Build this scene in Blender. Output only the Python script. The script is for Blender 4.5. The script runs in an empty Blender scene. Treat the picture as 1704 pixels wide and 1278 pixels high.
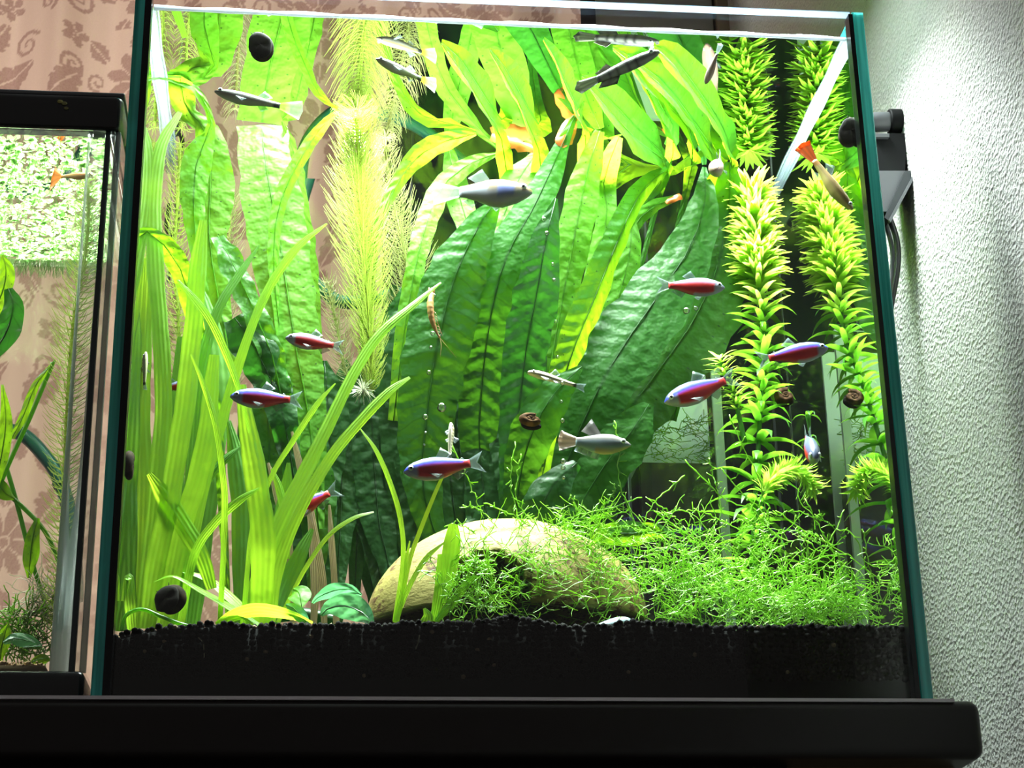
import bpy, bmesh, math, random
import numpy as np
from mathutils import Vector, Matrix, noise
random.seed(7); np.random.seed(7)
SC = bpy.context.scene
S = 0.01                       # everything below is written in centimetres

# ------------------------------------------------------------------ camera
FPX = 3167.5; CAM = Vector((-7.266, -66.22, -14.745)); PITCH, YAW, ROLL = .3825, .1077, -.0202
FW = Vector((math.sin(YAW)*math.cos(PITCH), math.cos(YAW)*math.cos(PITCH), math.sin(PITCH)))
_r = FW.cross(Vector((0, 0, 1))).normalized(); _u = _r.cross(FW)
RT = _r*math.cos(ROLL)+_u*math.sin(ROLL); UP = -_r*math.sin(ROLL)+_u*math.cos(ROLL)
cd = bpy.data.cameras.new('camera'); cam = bpy.data.objects.new('camera', cd); SC.collection.objects.link(cam)
cd.sensor_width = 36; cd.lens = 36*FPX/1704; cd.clip_start = .01; cd.clip_end = 50
M = Matrix((RT, UP, -FW)).transposed().to_4x4(); M.translation = CAM*S; cam.matrix_world = M
SC.camera = cam
# ------------------------------------------------------------------ world and exposure
w = bpy.data.worlds.new('World'); SC.world = w; w.use_nodes = True
w.node_tree.nodes['Background'].inputs[0].default_value = (1.0, .93, .88, 1)
w.node_tree.nodes['Background'].inputs[1].default_value = .10
SC.view_settings.view_transform = 'Standard'; SC.view_settings.look = 'None'
SC.view_settings.exposure = 0; SC.view_settings.gamma = 1; SC.view_settings.use_curve_mapping = False
SC.cycles.transparent_max_bounces = 40; SC.cycles.max_bounces = 10
SC.cycles.diffuse_bounces = 4; SC.cycles.glossy_bounces = 5; SC.cycles.transmission_bounces = 6
SC.cycles.sample_clamp_indirect = 6; SC.cycles.caustics_reflective = False; SC.cycles.caustics_refractive = False
LAMP_W, LEFT_W, CURTAIN_W = 6.4, 2.2, 2.5
def area(name, loc, rot, sx, sy, watt, col):
    l = bpy.data.lights.new(name, 'AREA'); l.shape = 'RECTANGLE'; l.size = sx*S; l.size_y = sy*S
    l.energy = watt; l.color = col
    o = bpy.data.objects.new(name, l); SC.collection.objects.link(o)
    o.location = Vector(loc)*S; o.rotation_euler = rot
    return o
# added backlight for the curtain; no window is built behind it
area('curtain_backlight', (-17, 47, 30), (-math.pi/2, 0, 0), 56, 60, CURTAIN_W, (1, .9, .8))

# ------------------------------------------------------------------ pixel rays -> points at a stated distance
def ray(x, y): return FW + RT*((x-852)/FPX) - UP*((y-639)/FPX)
def P(x, y, Y):
    if Y == 's': return surf(x, y)
    d = ray(x, y); return CAM + d*((Y-CAM.y)/d.y)
WZ, WS = 28.24, -.0078
def surf(x, y):
    d = ray(x, y); t = (WZ+WS*CAM.x-CAM.z)/(d.z-WS*d.x); p = CAM+d*t
    p.y = min(p.y, 14.2); return p - Vector((0, 0, .06))
def cm(px, p): return px*((p-CAM).dot(FW))/FPX

# ------------------------------------------------------------------ materials
MATS = {}
class N:
    def __init__(s, name):
        s.m = bpy.data.materials.new(name); s.m.use_nodes = True; s.t = s.m.node_tree
        s.t.nodes.clear(); s.out = s.t.nodes.new('ShaderNodeOutputMaterial'); MATS[name] = s.m
    def n(s, typ, ins=None, **kw):
        nd = s.t.nodes.new(typ)
        for k, v in kw.items(): setattr(nd, k, v)
        for k, v in (ins or {}).items():
            if isinstance(v, bpy.types.NodeSocket): s.t.links.new(v, nd.inputs[k])
            else: nd.inputs[k].default_value = v
        return nd
    def math(s, op, a, b=0, c=0): return s.n('ShaderNodeMath', {0: a, 1: b, 2: c}, operation=op).outputs[0]
    def mix(s, f, a, b):
        nd = s.n('ShaderNodeMix', data_type='RGBA')
        for i, v in ((0, f), (6, a), (7, b)):
            if isinstance(v, bpy.types.NodeSocket): s.t.links.new(v, nd.inputs[i])
            else: nd.inputs[i].default_value = v if i == 0 else tuple(v)+(1,)*(4-len(v))
        return nd.outputs[2]
    def noise(s, scale, vec=None, detail=3, rough=.5):
        i = {'Scale': scale, 'Detail': detail, 'Roughness': rough}
        if vec is not None: i['Vector'] = vec
        return s.n('ShaderNodeTexNoise', i).outputs[0]
    def bump(s, h, strength=.3, dist=.002): return s.n('ShaderNodeBump', {'Height': h, 'Strength': strength, 'Distance': dist}).outputs[0]
    def step(s, v, a, b): return s.n('ShaderNodeMapRange', {0: v, 1: a, 2: b, 3: 0., 4: 1.}).outputs[0]
    def mixs(s, f, a, b):
        nd = s.n('ShaderNodeMixShader')
        for i, v in ((0, f), (1, a), (2, b)):
            if isinstance(v, bpy.types.NodeSocket): s.t.links.new(v, nd.inputs[i])
            else: nd.inputs[i].default_value = v
        return nd.outputs[0]
    def bsdf(s, col, rough=.5, normal=None, spec=.5, metal=0.):
        i = {'Roughness': rough, 'Specular IOR Level': spec, 'Metallic': metal}
        i['Base Color'] = col if isinstance(col, bpy.types.NodeSocket) else tuple(col)+(1,)
        if normal is not None: i['Normal'] = normal
        return s.n('ShaderNodeBsdfPrincipled', i).outputs[0]
    def transl(s, col, normal=None):
        i = {'Color': col if isinstance(col, bpy.types.NodeSocket) else tuple(col)+(1,)}
        if normal is not None: i['Normal'] = normal
        return s.n('ShaderNodeBsdfTranslucent', i).outputs[0]
    def transp(s, col=(1, 1, 1)): return s.n('ShaderNodeBsdfTransparent', {'Color': tuple(col)+(1,)}).outputs[0]
    def glossy(s, rough=0., col=(1, 1, 1)): return s.n('ShaderNodeBsdfGlossy', {'Color': tuple(col)+(1,), 'Roughness': rough}).outputs[0]
    def fres(s, ior): return s.n('ShaderNodeFresnel', {'IOR': ior}).outputs[0]
    def uv(s):
        sp = s.n('ShaderNodeSeparateXYZ', {0: s.n('ShaderNodeTexCoord').outputs['UV']}); return sp.outputs[0], sp.outputs[1]
    def obj(s): return s.n('ShaderNodeTexCoord').outputs['Object']
    def rnd(s): return s.n('ShaderNodeObjectInfo').outputs['Random']
    def attr(s, name='Col'): return s.n('ShaderNodeVertexColor', layer_name=name).outputs[0]
    def done(s, sh): s.t.links.new(sh, s.out.inputs[0]); return s.m

def plain(name, col, rough=.5, spec=.5, metal=0., bump=0, bscale=400, var=.0):
    a = N(name); c = col; nrm = None
    h = a.noise(bscale, a.obj())
    c = a.mix(h, [x*(1-var) for x in col], [min(1, x*(1+var)) for x in col])
    if bump: nrm = a.bump(h, bump, .001)
    return a.done(a.bsdf(c, rough, nrm, spec, metal))

def leafmat(name, dark, light, tr, mixf=.55, vein=0., vk=1.35, dots=0., rough=.35, lines=0., spec=.4):
    a = N(name); u, v = a.uv(); va = a.math('ABSOLUTE', v)
    c = a.mix(a.rnd(), dark, light)
    nz = a.noise(120, a.obj(), 2)
    c = a.mix(a.math('MULTIPLY', nz, .5), c, [x*.6 for x in dark])
    tc = a.mix(a.rnd(), tr, [tr[0]*.75, tr[1]*.95, tr[2]*1.0])
    nrm = None
    if vein:
        ph = a.math('SUBTRACT', a.math('MULTIPLY', u, vk*2*math.pi), a.math('MULTIPLY', va, 5.0))
        ph = a.math('ADD', ph, a.math('MULTIPLY', a.noise(60, a.obj(), 2), 7.0))
        wv = a.math('SINE', ph)
        rib = a.math('MULTIPLY', a.step(wv, .86, 1.0), a.step(a.noise(45, a.obj(), 1), .35, .65))
        mid = a.step(va, .09, .02)
        k = a.math('MAXIMUM', a.math('MULTIPLY', rib, vein), a.math('MULTIPLY', mid, .8))
        c = a.mix(k, c, [x*.45 for x in dark]); tc = a.mix(k, tc, [tr[0]*.45, tr[1]*.55, tr[2]*.4])
        nrm = a.bump(a.math('ADD', a.math('MULTIPLY', a.math('MULTIPLY', wv, a.step(a.noise(50, a.obj(), 1), .35, .7)), .26), a.math('MULTIPLY', a.noise(170, a.obj(), 2), 1.6)), .5, .0014)
    if lines:
        wv = a.math('SINE', a.math('MULTIPLY', v, 13.0)); k = a.math('MULTIPLY', a.step(wv, .2, 1.), lines)
        c = a.mix(k, c, [x*.6 for x in dark]); tc = a.mix(k, tc, [x*.65 for x in tr]); nrm = a.bump(a.math('ADD', a.math('MULTIPLY', wv, .12), nz), .35, .001)
    if dots:
        cb = a.n('ShaderNodeCombineXYZ', {0: u, 1: a.math('MULTIPLY', v, .9)}).outputs[0]
        vo = a.n('ShaderNodeTexVoronoi', {'Vector': cb, 'Scale': 3.4, 'Randomness': .8}).outputs[0]
        k = a.math('MULTIPLY', a.step(vo, .16, .10), dots)
        c = a.mix(k, c, (.03, .07, .01)); tc = a.mix(k, tc, (.02, .10, .0))
    d = a.bsdf(c, rough, nrm, spec); t = a.transl(tc, nrm)
    return a.done(a.mixs(mixf, d, t))

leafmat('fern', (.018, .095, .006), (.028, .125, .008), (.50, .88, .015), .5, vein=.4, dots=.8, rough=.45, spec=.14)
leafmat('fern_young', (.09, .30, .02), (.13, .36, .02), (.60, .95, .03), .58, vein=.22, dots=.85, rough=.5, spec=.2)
leafmat('fern_shaded', (.016, .090, .008), (.024, .115, .010), (.17, .46, .015), .42, vein=.5, rough=.45, spec=.16)  # darker copy of fern, with the lower centre's shade put into its colour
leafmat('fern_old_shaded', (.008, .060, .008), (.014, .085, .010), (.07, .32, .02), .4, vein=.5)  # older leaves, colour darkened further to imitate shade under the canopy
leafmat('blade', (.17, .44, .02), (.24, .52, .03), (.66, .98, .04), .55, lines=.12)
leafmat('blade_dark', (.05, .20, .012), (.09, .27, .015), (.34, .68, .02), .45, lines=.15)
leafmat('blade_dead', (.32, .24, .11), (.45, .33, .18), (.6, .45, .22), .4, lines=.4)
leafmat('waterweed', (.04, .17, .015), (.06, .21, .02), (.28, .64, .03), .5)
leafmat('waterweed_tip', (.20, .42, .03), (.28, .50, .04), (.78, .98, .12), .6)
leafmat('hornwort', (.38, .48, .10), (.50, .56, .16), (.88, .94, .30), .55)
leafmat('hornwort_tan', (.36, .34, .14), (.42, .38, .2), (.85, .78, .40), .55)
leafmat('moss', (.16, .38, .02), (.24, .46, .04), (.50, .80, .06), .4)
leafmat('anubias', (.05, .26, .10), (.09, .36, .18), (.25, .75, .25), .3, rough=.25, vein=.15, spec=.8)
leafmat('dead_tip', (.42, .09, .015), (.5, .14, .03), (.55, .16, .04), .4)
leafmat('floating', (.16, .28, .07), (.26, .36, .15), (.42, .60, .22), .6)
leafmat('pale_root', (.5, .5, .36), (.6, .6, .45), (.8, .8, .6), .5)
def attrmat(name, rough=.3, spec=.6, tr=0., bump=0):
    a = N(name); c = a.attr(); n = a.bump(a.noise(900, a.obj()), bump, .0006) if bump else None
    d = a.bsdf(c, rough, n, spec)
    return a.done(a.mixs(tr, d, a.transl(c)) if tr else d)
attrmat('fish_skin', .4, .3, .12); attrmat('soil', .85, .04, 0, 0); attrmat('snail_shell', .8, .04)
a = N('fin'); a.done(a.mixs(.6, a.mixs(.5, a.bsdf(a.attr(), .3), a.transl(a.attr())), a.transp()))
a = N('fin_solid'); a.done(a.mixs(.4, a.bsdf(a.attr(), .3), a.transl(a.attr())))
plain('eye_white', (.75, .8, .85), .15); plain('pupil', (.006, .006, .01), .1)
plain('black_plastic', (.008, .008, .009), .45, .4, bump=.05); plain('black_gloss', (.012, .013, .014), .22, .5)
plain('grey_plastic', (.11, .115, .125), .35); plain('dark_metal', (.05, .055, .06), .35, metal=.6)
plain('board', (.010, .0075, .0075), .42, .35, bump=.15, bscale=60); plain('board_edge_glint', (.7, .68, .72), .4, .5)
plain('beige_panel', (.30, .20, .10), .6); plain('stand_inside', (.004, .004, .004), .8, .2)
plain('hose', (.02, .20, .17), .3, .5); plain('cable', (.01, .01, .012), .35)
plain('silicone', (.004, .005, .006), .3, .3); plain('dark_backdrop', (.008, .011, .012), .7, .1, var=.2, bscale=15)
plain('sand', (.45, .33, .18), .9, var=.35, bscale=500); plain('white_plastic', (.82, .92, .92), .5)
plain('stone', (.30, .44, .50), .5, var=.2, bscale=200); plain('shrimp', (.36, .17, .06), .35, var=.4, bscale=300)
plain('grey_panel', (.34, .31, .32), .7, var=.15, bscale=30); plain('post', (.30, .22, .16), .6, var=.1, bscale=40)
plain('floor_wood', (.05, .03, .02), .5); plain('dark_gap', (.01, .008, .008), .8)
plain('snail_foot', (.006, .005, .004), .8, .05, var=.5, bscale=250); plain('bracket_black', (.006, .0065, .007), .6, .15)
# glass: clear, no bending of rays; reflection by Fresnel
a = N('glass'); a.done(a.mixs(a.math('MULTIPLY', a.fres(1.35), .8), a.transp((.985, .995, .99)), a.glossy()))
a = N('water'); a.done(a.mixs(a.fres(1.33), a.transp((.99, 1, .985)), a.glossy(.0, (.97, .99, .96))))
a = N('edge_glass'); nz = a.n('ShaderNodeTexNoise', {'Vector': a.n('ShaderNodeMapping', {0: a.obj(), 3: (300, 100, 5)}).outputs[0], 'Scale': 1., 'Detail': 3}).outputs[0]
c = a.mix(a.step(nz, .35, .65), (.01, .24, .22), (.12, .80, .74))
a.done(a.mixs(.5, a.bsdf(c, .12, None, .8), a.transl(c)))
a = N('edge_top'); a.done(a.mixs(.4, a.bsdf((.45, .55, .72), .15), a.transl((.6, .75, .95))))
a = N('waterline_glint'); a.done(a.mixs(.6, a.bsdf((.9, .92, .98), .2), a.transl((.9, .93, 1))))
a = N('waterline_glint_thin'); a.done(a.mixs(.72, a.mixs(.6, a.bsdf((.6, .75, .85), .2), a.transl((.6, .75, .85))), a.transp()))
a = N('acrylic'); a.done(a.mixs(a.math('ADD', a.math('MULTIPLY', a.fres(1.49), .8), .12), a.transp((.93, .96, .95)), a.bsdf((.55, .62, .60), .2)))
a = N('acrylic_grey'); a.done(a.mixs(.6, a.transp((.7, .78, .76)), a.bsdf((.20, .26, .26), .15)))
a = N('acrylic_dark'); a.done(a.bsdf((.03, .045, .045), .12))
a = N('bubble'); a.done(a.mixs(a.math('ADD', a.fres(1.5), .12), a.transp(), a.glossy(.05)))
a = N('diffuser'); a.done(a.n('ShaderNodeEmission', {0: (.92, 1, .96, 1), 1: 8.}).outputs[0])
# coconut: cream with brown streaks
a = N('coconut'); o = a.obj()
st = a.noise(1., a.n('ShaderNodeMapping', {0: o, 3: (230, 230, 420)}).outputs[0], 4, .65); bl = a.noise(35, o, 3)
k = a.math('MULTIPLY', a.step(st, .50, .58), a.step(bl, .42, .52))
c = a.mix(a.noise(60, o), (.17, .145, .03), (.25, .21, .055)); c = a.mix(a.math('MULTIPLY', k, .95), c, (.06, .022, .006))
a.done(a.bsdf(c, .7, a.bump(st, .4, .001), .2))
# right wall: woven relief paper
a = N('wallpaper'); o = a.obj()
vo = a.n('ShaderNodeTexVoronoi', {'Vector': a.n('ShaderNodeMapping', {0: o, 3: (1, 420, 520)}).outputs[0], 'Scale': 1.1}).outputs[0]
h = a.math('ADD', vo, a.math('MULTIPLY', a.noise(480, o, 4, .7), 1.3))
a.done(a.bsdf(a.mix(a.noise(500, o, 2), (.70, .69, .66), (.88, .87, .84)), .75, a.bump(h, .8, .0012), .2))
a = N('wallpaper_back'); o = a.obj(); h = a.noise(260, o, 4, .7)
a.done(a.bsdf(a.mix(h, (.30, .25, .22), (.46, .40, .36)), .8, a.bump(h, .8, .002), .2))
a = N('curtain'); c = a.mix(a.attr(), (.60, .44, .36), (.32, .185, .155)); wv = a.noise(900, a.obj(), 2)
c = a.mix(a.math('MULTIPLY', wv, .35), c, (.75, .58, .48))
a.done(a.mixs(.5, a.bsdf(c, .6, a.bump(wv, .4, .0006), .3), a.transl(c)))

# ------------------------------------------------------------------ object helpers
def tag(o, label, cat, group=None, kind=None):
    if label: o['label'] = label
    if cat: o['category'] = cat
    if group: o['group'] = group
    if kind: o['kind'] = kind
    return o
def thing(name, label, cat, loc, group=None):
    o = bpy.data.objects.new(name, None); SC.collection.objects.link(o); o.empty_display_size = .01
    o.location = Vector(loc)*S; return tag(o, label, cat, group)
def mk(name, vs, fs, mat, parent=None, uv=None, col=None, smooth=True, local=False, mods=None):
    off = Vector((0, 0, 0))
    if parent is not None and not local:
        off = parent.location.copy()
        if parent.parent: off += parent.parent.location
    A = np.array([tuple(v) for v in vs], dtype=np.float32)*(1 if local else S)
    if not local: A -= np.array(off, dtype=np.float32)
    me = bpy.data.meshes.new(name); me.from_pydata(A.tolist(), [], fs)
    me.materials.append(MATS[mat])
    if smooth: me.polygons.foreach_set('use_smooth', [True]*len(me.polygons))
    if uv is not None or col is not None:
        li = np.zeros(len(me.loops), dtype=np.int32); me.loops.foreach_get('vertex_index', li)
    if uv is not None:
        l = me.uv_layers.new(name='UVMap'); l.data.foreach_set('uv', np.array(uv, dtype=np.float32)[li].ravel())
    if col is not None:
        c = np.ones((len(vs), 4), dtype=np.float32); c[:, :3] = np.array(col, dtype=np.float32)
        at = me.color_attributes.new('Col', 'FLOAT_COLOR', 'POINT'); at.data.foreach_set('color', c.ravel())
    me.update()
    o = bpy.data.objects.new(name, me); SC.collection.objects.link(o)
    if parent is not None: o.parent = parent
    return o
def boxgeo(x0, x1, y0, y1, z0, z1):
    return ([(x0, y0, z0), (x1, y0, z0), (x1, y1, z0), (x0, y1, z0), (x0, y0, z1), (x1, y0, z1), (x1, y1, z1), (x0, y1, z1)],
            [(0, 3, 2, 1), (4, 5, 6, 7), (0, 1, 5, 4), (1, 2, 6, 5), (2, 3, 7, 6), (3, 0, 4, 7)])
def box(name, x0, x1, y0, y1, z0, z1, mat, parent=None, bev=0, seg=2):
    v, f = boxgeo(x0, x1, y0, y1, z0, z1); o = mk(name, v, f, mat, parent, smooth=bev > 0)
    if bev:
        m = o.modifiers.new('b', 'BEVEL'); m.width = bev*S; m.segments = seg; m.limit_method = 'NONE'
    return o
def smooth_path(pts, n):
    """Catmull-Rom through pts (each a tuple of numbers), n+1 even samples by index length"""
    A = np.array(pts, dtype=float)
    if len(A) == 2: t = np.linspace(0, 1, n+1)[:, None]; return A[0]*(1-t)+A[1]*t
    B = np.vstack([2*A[0]-A[1], A, 2*A[-1]-A[-2]])
    L = np.concatenate([[0], np.cumsum(np.linalg.norm(np.diff(A[:, :3], axis=0), axis=1))]); out = []
    for s in np.linspace(0, L[-1], n+1):
        i = min(max(int(np.searchsorted(L, s))-1, 0), len(A)-2); t = (s-L[i])/max(L[i+1]-L[i], 1e-9)
        p0, p1, p2, p3 = B[i:i+4]
        out.append(.5*((2*p1)+(-p0+p2)*t+(2*p0-5*p1+4*p2-p3)*t*t+(-p0+3*p1-3*p2+p3)*t**3))
    return np.array(out)
def tubegeo(pts, rads, sides=6, cap=True):
    A = np.array(pts, dtype=float); n = len(A); vs, fs = [], []
    T = np.gradient(A, axis=0); ref = np.array([.3, .2, .93])
    for i in range(n):
        t = T[i]/(np.linalg.norm(T[i])+1e-12)
        a = np.cross(t, ref); la = np.linalg.norm(a)
        if la < 1e-3: a = np.cross(t, [1, 0, 0]); la = np.linalg.norm(a)
        a /= la; b = np.cross(t, a); r = rads[i] if hasattr(rads, '__len__') else rads
        for k in range(sides):
            th = 2*math.pi*k/sides; vs.append(A[i]+a*(r*math.cos(th))+b*(r*math.sin(th)))
    for i in range(n-1):
        for k in range(sides):
            k2 = (k+1) % sides; fs.append((i*sides+k, i*sides+k2, (i+1)*sides+k2, (i+1)*sides+k))
    if cap: fs.append(tuple(range(sides-1, -1, -1))); fs.append(tuple((n-1)*sides+k for k in range(sides)))
    return vs, fs
def tube(name, pts, rad, mat, parent=None, n=24, sides=8):
    A = smooth_path([tuple(p) for p in pts], n)
    r = np.interp(np.linspace(0, 1, len(A)), np.linspace(0, 1, len(rad)), rad) if hasattr(rad, '__len__') else rad
    v, f = tubegeo(A, r, sides); return mk(name, v, f, mat, parent)
class Bag:
    def __init__(s): s.v, s.f, s.c = [], [], []
    def add(s, v, f, c=None):
        o = len(s.v); s.v.extend([tuple(x) for x in v]); s.f.extend([tuple(i+o for i in q) for q in f])
        if c is not None: s.c.extend([c]*len(v) if isinstance(c[0], (int, float)) else c)
def ellip(c, rx, ry, rz, nu=12, nv=8):
    vs, fs = [], []
    for j in range(nv+1):
        ph = math.pi*j/nv
        for i in range(nu):
            th = 2*math.pi*i/nu; vs.append((c[0]+rx*math.sin(ph)*math.cos(th), c[1]+ry*math.sin(ph)*math.sin(th), c[2]+rz*math.cos(ph)))
    for j in range(nv):
        for i in range(nu):
            i2 = (i+1) % nu; fs.append((j*nu+i, (j+1)*nu+i, (j+1)*nu+i2, j*nu+i2))
    return vs, fs
ico = bmesh.new(); bmesh.ops.create_icosphere(ico, subdivisions=1, radius=1)
ICO_V = np.array([v.co[:] for v in ico.verts]); ICO_F = [tuple(v.index for v in f.verts) for f in ico.faces]; ico.free()

def ribbongeo(ctrl, n=26, m=6, twist=(0, 0), fold=.12, ripple=.06, freq=4., phase=0., nref=(0, -1, .15)):
    """ctrl: (x, y, Y, width in px) from tip to base"""
    pts = []
    for x, y, Y, wd in ctrl:
        p = P(x, y, Y); pts.append((p.x, p.y, p.z, cm(wd, p)))
    A = smooth_path(pts, n); C = A[:, :3]; Wd = np.maximum(A[:, 3], .02); T = np.gradient(C, axis=0)
    L = np.concatenate([[0], np.cumsum(np.linalg.norm(np.diff(C, axis=0), axis=1))])
    vs, uv, fs = [], [], []; nref = np.array(nref, dtype=float); nrm = []
    for i in range(n+1):
        t = T[i]/(np.linalg.norm(T[i])+1e-9)
        sd = np.cross(t, nref); sd /= np.linalg.norm(sd)+1e-9; nn = np.cross(sd, t)
        if nn.dot(nref) < 0: nn = -nn
        k = i/n; tw = math.radians(np.interp(k, np.linspace(0, 1, len(twist)), twist))
        s2 = sd*math.cos(tw)+nn*math.sin(tw); n2 = -sd*math.sin(tw)+nn*math.cos(tw); nrm.append(n2)
        for j in range(m+1):
            v = 2*j/m-1
            rp = ripple*(v*v)*math.sin(freq*L[i]+phase+(1.3 if v > 0 else 0))*min(1, Wd[i]/.8)
            ed = 1+.05*math.sin(freq*1.3*L[i]+phase+v*2)+.10*noise.noise((L[i]*1.1+phase*9, v*.8, phase))
            rp += ripple*1.6*noise.noise((L[i]*.55+phase*5, v*.9, phase*3))*min(1, Wd[i])
            vs.append(C[i]+s2*(Wd[i]*.5*v*ed)+n2*(-fold*abs(v)*Wd[i]*.5+rp)); uv.append((L[i], v))
    for i in range(n):
        for j in range(m):
            q = i*(m+1)+j; fs.append((q, q+1, q+m+2, q+m+1))
    return vs, fs, uv, C, Wd, nrm
def leaf(parent, ctrl, mat='fern', midrib=True, name='leaf', **kw):
    kw.setdefault('phase', random.uniform(0, 6))
    vs, fs, uv, C, Wd, nrm = ribbongeo(ctrl, **kw)
    o = mk(name, vs, fs, mat, parent, uv=uv)
    if midrib:
        q = [C[i]+np.array(nrm[i])*.012 for i in range(0, len(C), 2)]
        v, f = tubegeo(q, [max(.012, .028*min(1, Wd[i]/.8)*(.5+i/len(C))) for i in range(0, len(C), 2)], 5)
        mk('midrib', v, f, mat, o)
    return o

# ------------------------------------------------------------------ the room
def struct(o): o['kind'] = 'structure'; return o
XW, YW = 18.9, 40.
p0, p1, p2, p3 = P(942, 20, 39), P(990, 20, 39), P(1188, 20, 39), P(1236, 20, 39)
struct(box('wall_right', XW, XW+2, -45, YW+2, -72, 110, 'wallpaper'))
struct(box('wall_back', p0.x, XW, YW, YW+2, -72, 110, 'wallpaper_back'))
struct(box('wall_left', -120, -118, -60, YW+2, -72, 110, 'wallpaper_back'))
struct(box('floor', -120, XW, -60, YW+2, -74, -72, 'floor_wood'))
struct(box('trim_1', p0.x, p1.x, 38.8, 40, -72, 110, 'dark_gap'))
d = struct(box('door_1', p1.x+.05, p2.x-.1, 39.1, 40, -72, 110, 'grey_panel'))
struct(box('trim_2', p2.x+.12, p3.x, 38.7, 40, -72, 110, 'post', bev=.15))

# curtain with a woven damask of flowers, leaves and scrolls
def curtain():
    nx, nz = 560, 500; X = np.linspace(-46, p0.x+.4, nx); Z = np.linspace(-1, 58, nz); GX, GZ = np.meshgrid(X, Z)
    fold = .9*np.sin(GX*.62+.5)+.45*np.sin(GX*1.45+1.1)+.10*np.sin(GX*3.1+GZ*.03)
    GX0, GZ0 = GX, GZ; GX = GX/1.1; GZ = GZ/1.1; tw, th = 11., 9.; row = np.floor(GZ/th); u = (GX*1.12+(row % 2)*tw*.5) % tw-tw/2; v = GZ % th-th/2
    mask = np.zeros_like(GX)
    def flower(cx, cy, R, k, rot):
        dx, dy = u-cx, v-cy; r = np.hypot(dx, dy); t = np.arctan2(dy, dx)+rot
        pet = r < R*(.30+.70*np.abs(np.cos(k*t/2))**.6); gap = np.abs(np.cos(k*t/2)) > .18
        return (pet & gap & (r > R*.2)) | (r < R*.14)
    def lf(cx, cy, L, W, ang, ser=5):
        dx, dy = u-cx, v-cy; a = dx*math.cos(ang)+dy*math.sin(ang); b = -dx*math.sin(ang)+dy*math.cos(ang)
        s = a/L; ok = (s > 0) & (s < 1); wd = W*np.sin(np.pi*np.clip(s, 0, 1)**.8)*(.72+.28*np.abs(np.sin(ser*np.pi*s)))
        return ok & (np.abs(b) < wd) & (np.abs(b) > .05)
    def scroll(cx, cy, R, ang, d=1, wd=.2):
        dx, dy = u-cx, v-cy; r = np.hypot(dx, dy); t = (np.arctan2(dy, dx)*d-ang) % (2*np.pi); o = np.zeros_like(r, bool)
        for kk in range(2):
            rr = R*(1-(t+2*np.pi*kk)/(3.4*np.pi)); o |= (np.abs(r-rr) < wd*(.4+.6*rr/R)) & (rr > .05)
        return o
    for m_ in (flower(-2.6, 1.2, 1.9, 8, .3), flower(2.9, -2.2, 1.5, 6, 0), flower(4.6, 3.6, .8, 5, 0), flower(-5, -3.4, .8, 5, .4), lf(-.6, .2, 3.4, .95, .55), lf(-.8, 2.4, 2.6, .8, 1.1), lf(-.5, -.4, 2.2, .6, -.3),
               lf(-4.6, -.4, 2.6, .75, -2.0), lf(-3.2, -1.0, 3.0, .75, -1.0), lf(3.4, -.6, 2.9, .85, .9), lf(1.4, -2.6, 2.4, .65, 2.7), lf(4.2, -3.2, 1.7, .6, -.4), lf(-4.4, 2.4, 1.8, .6, 2.4), lf(-2.6, 3.0, 1.5, .5, 1.7), lf(2.2, -3.8, 1.6, .5, -2.2),
               scroll(1.7, 3.0, .85, .6, 1, .13), scroll(4.6, 1.6, .7, 2.6, -1, .12), scroll(-.7, -3.1, .8, 3.6, 1, .13), scroll(-5.0, 1.0, .6, 1.2, -1, .11), scroll(-2.6, -3.6, .6, 5., 1, .11), scroll(.9, -1.2, .5, 2., 1, .1)):
        mask[m_] = 1
    vs = np.stack([GX0.ravel(), (35.5+fold).ravel(), GZ0.ravel()], 1); ii = np.arange(nx*nz).reshape(nz, nx)
    fs = np.stack([ii[:-1, :-1].ravel(), ii[:-1, 1:].ravel(), ii[1:, 1:].ravel(), ii[1:, :-1].ravel()], 1).tolist()
    mm = mask.ravel(); o = mk('curtain', vs, fs, 'curtain', None, col=np.stack([mm]*3, 1))
    tag(o, 'pink damask curtain with darker rose flowers and scrolls hanging behind the tanks', 'curtain')
    rail = thing('curtain_rail', 'curtain rail above the pink damask curtain', 'rail', (-18, 38, 59))
    v, f = tubegeo([(-47, 37, 58.4), (p0.x+1, 37, 58.4)], .7, 12); mk('rod', v, f, 'grey_plastic', rail)
    for x in (-47, p0.x+1):
        v, f = ellip((x, 37, 58.4), 1, 1, 1); mk('finial', v, f, 'grey_plastic', rail)
curtain()

# stand
st = thing('tank_stand', 'black-brown stand with a rounded board carrying both tanks', 'stand', (-20, 8, -72))
b = box('top_board', -62, 16.55, -.55, 20, -2.15, -.02, 'board', st, .42, 4)
box('board_glint_strip', -62, 15.6, -.50, -.1, -.12, -.0, 'board_edge_glint', st)  # pale strip painted in for the light caught along the board's top edge
box('cabinet_body', -61, 9.6, .8, 19.5, -72, -2.16, 'stand_inside', st)
box('side_panel', 9.7, 15.9, 1.2, 19.5, -72, -2.16, 'beige_panel', st)

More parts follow.
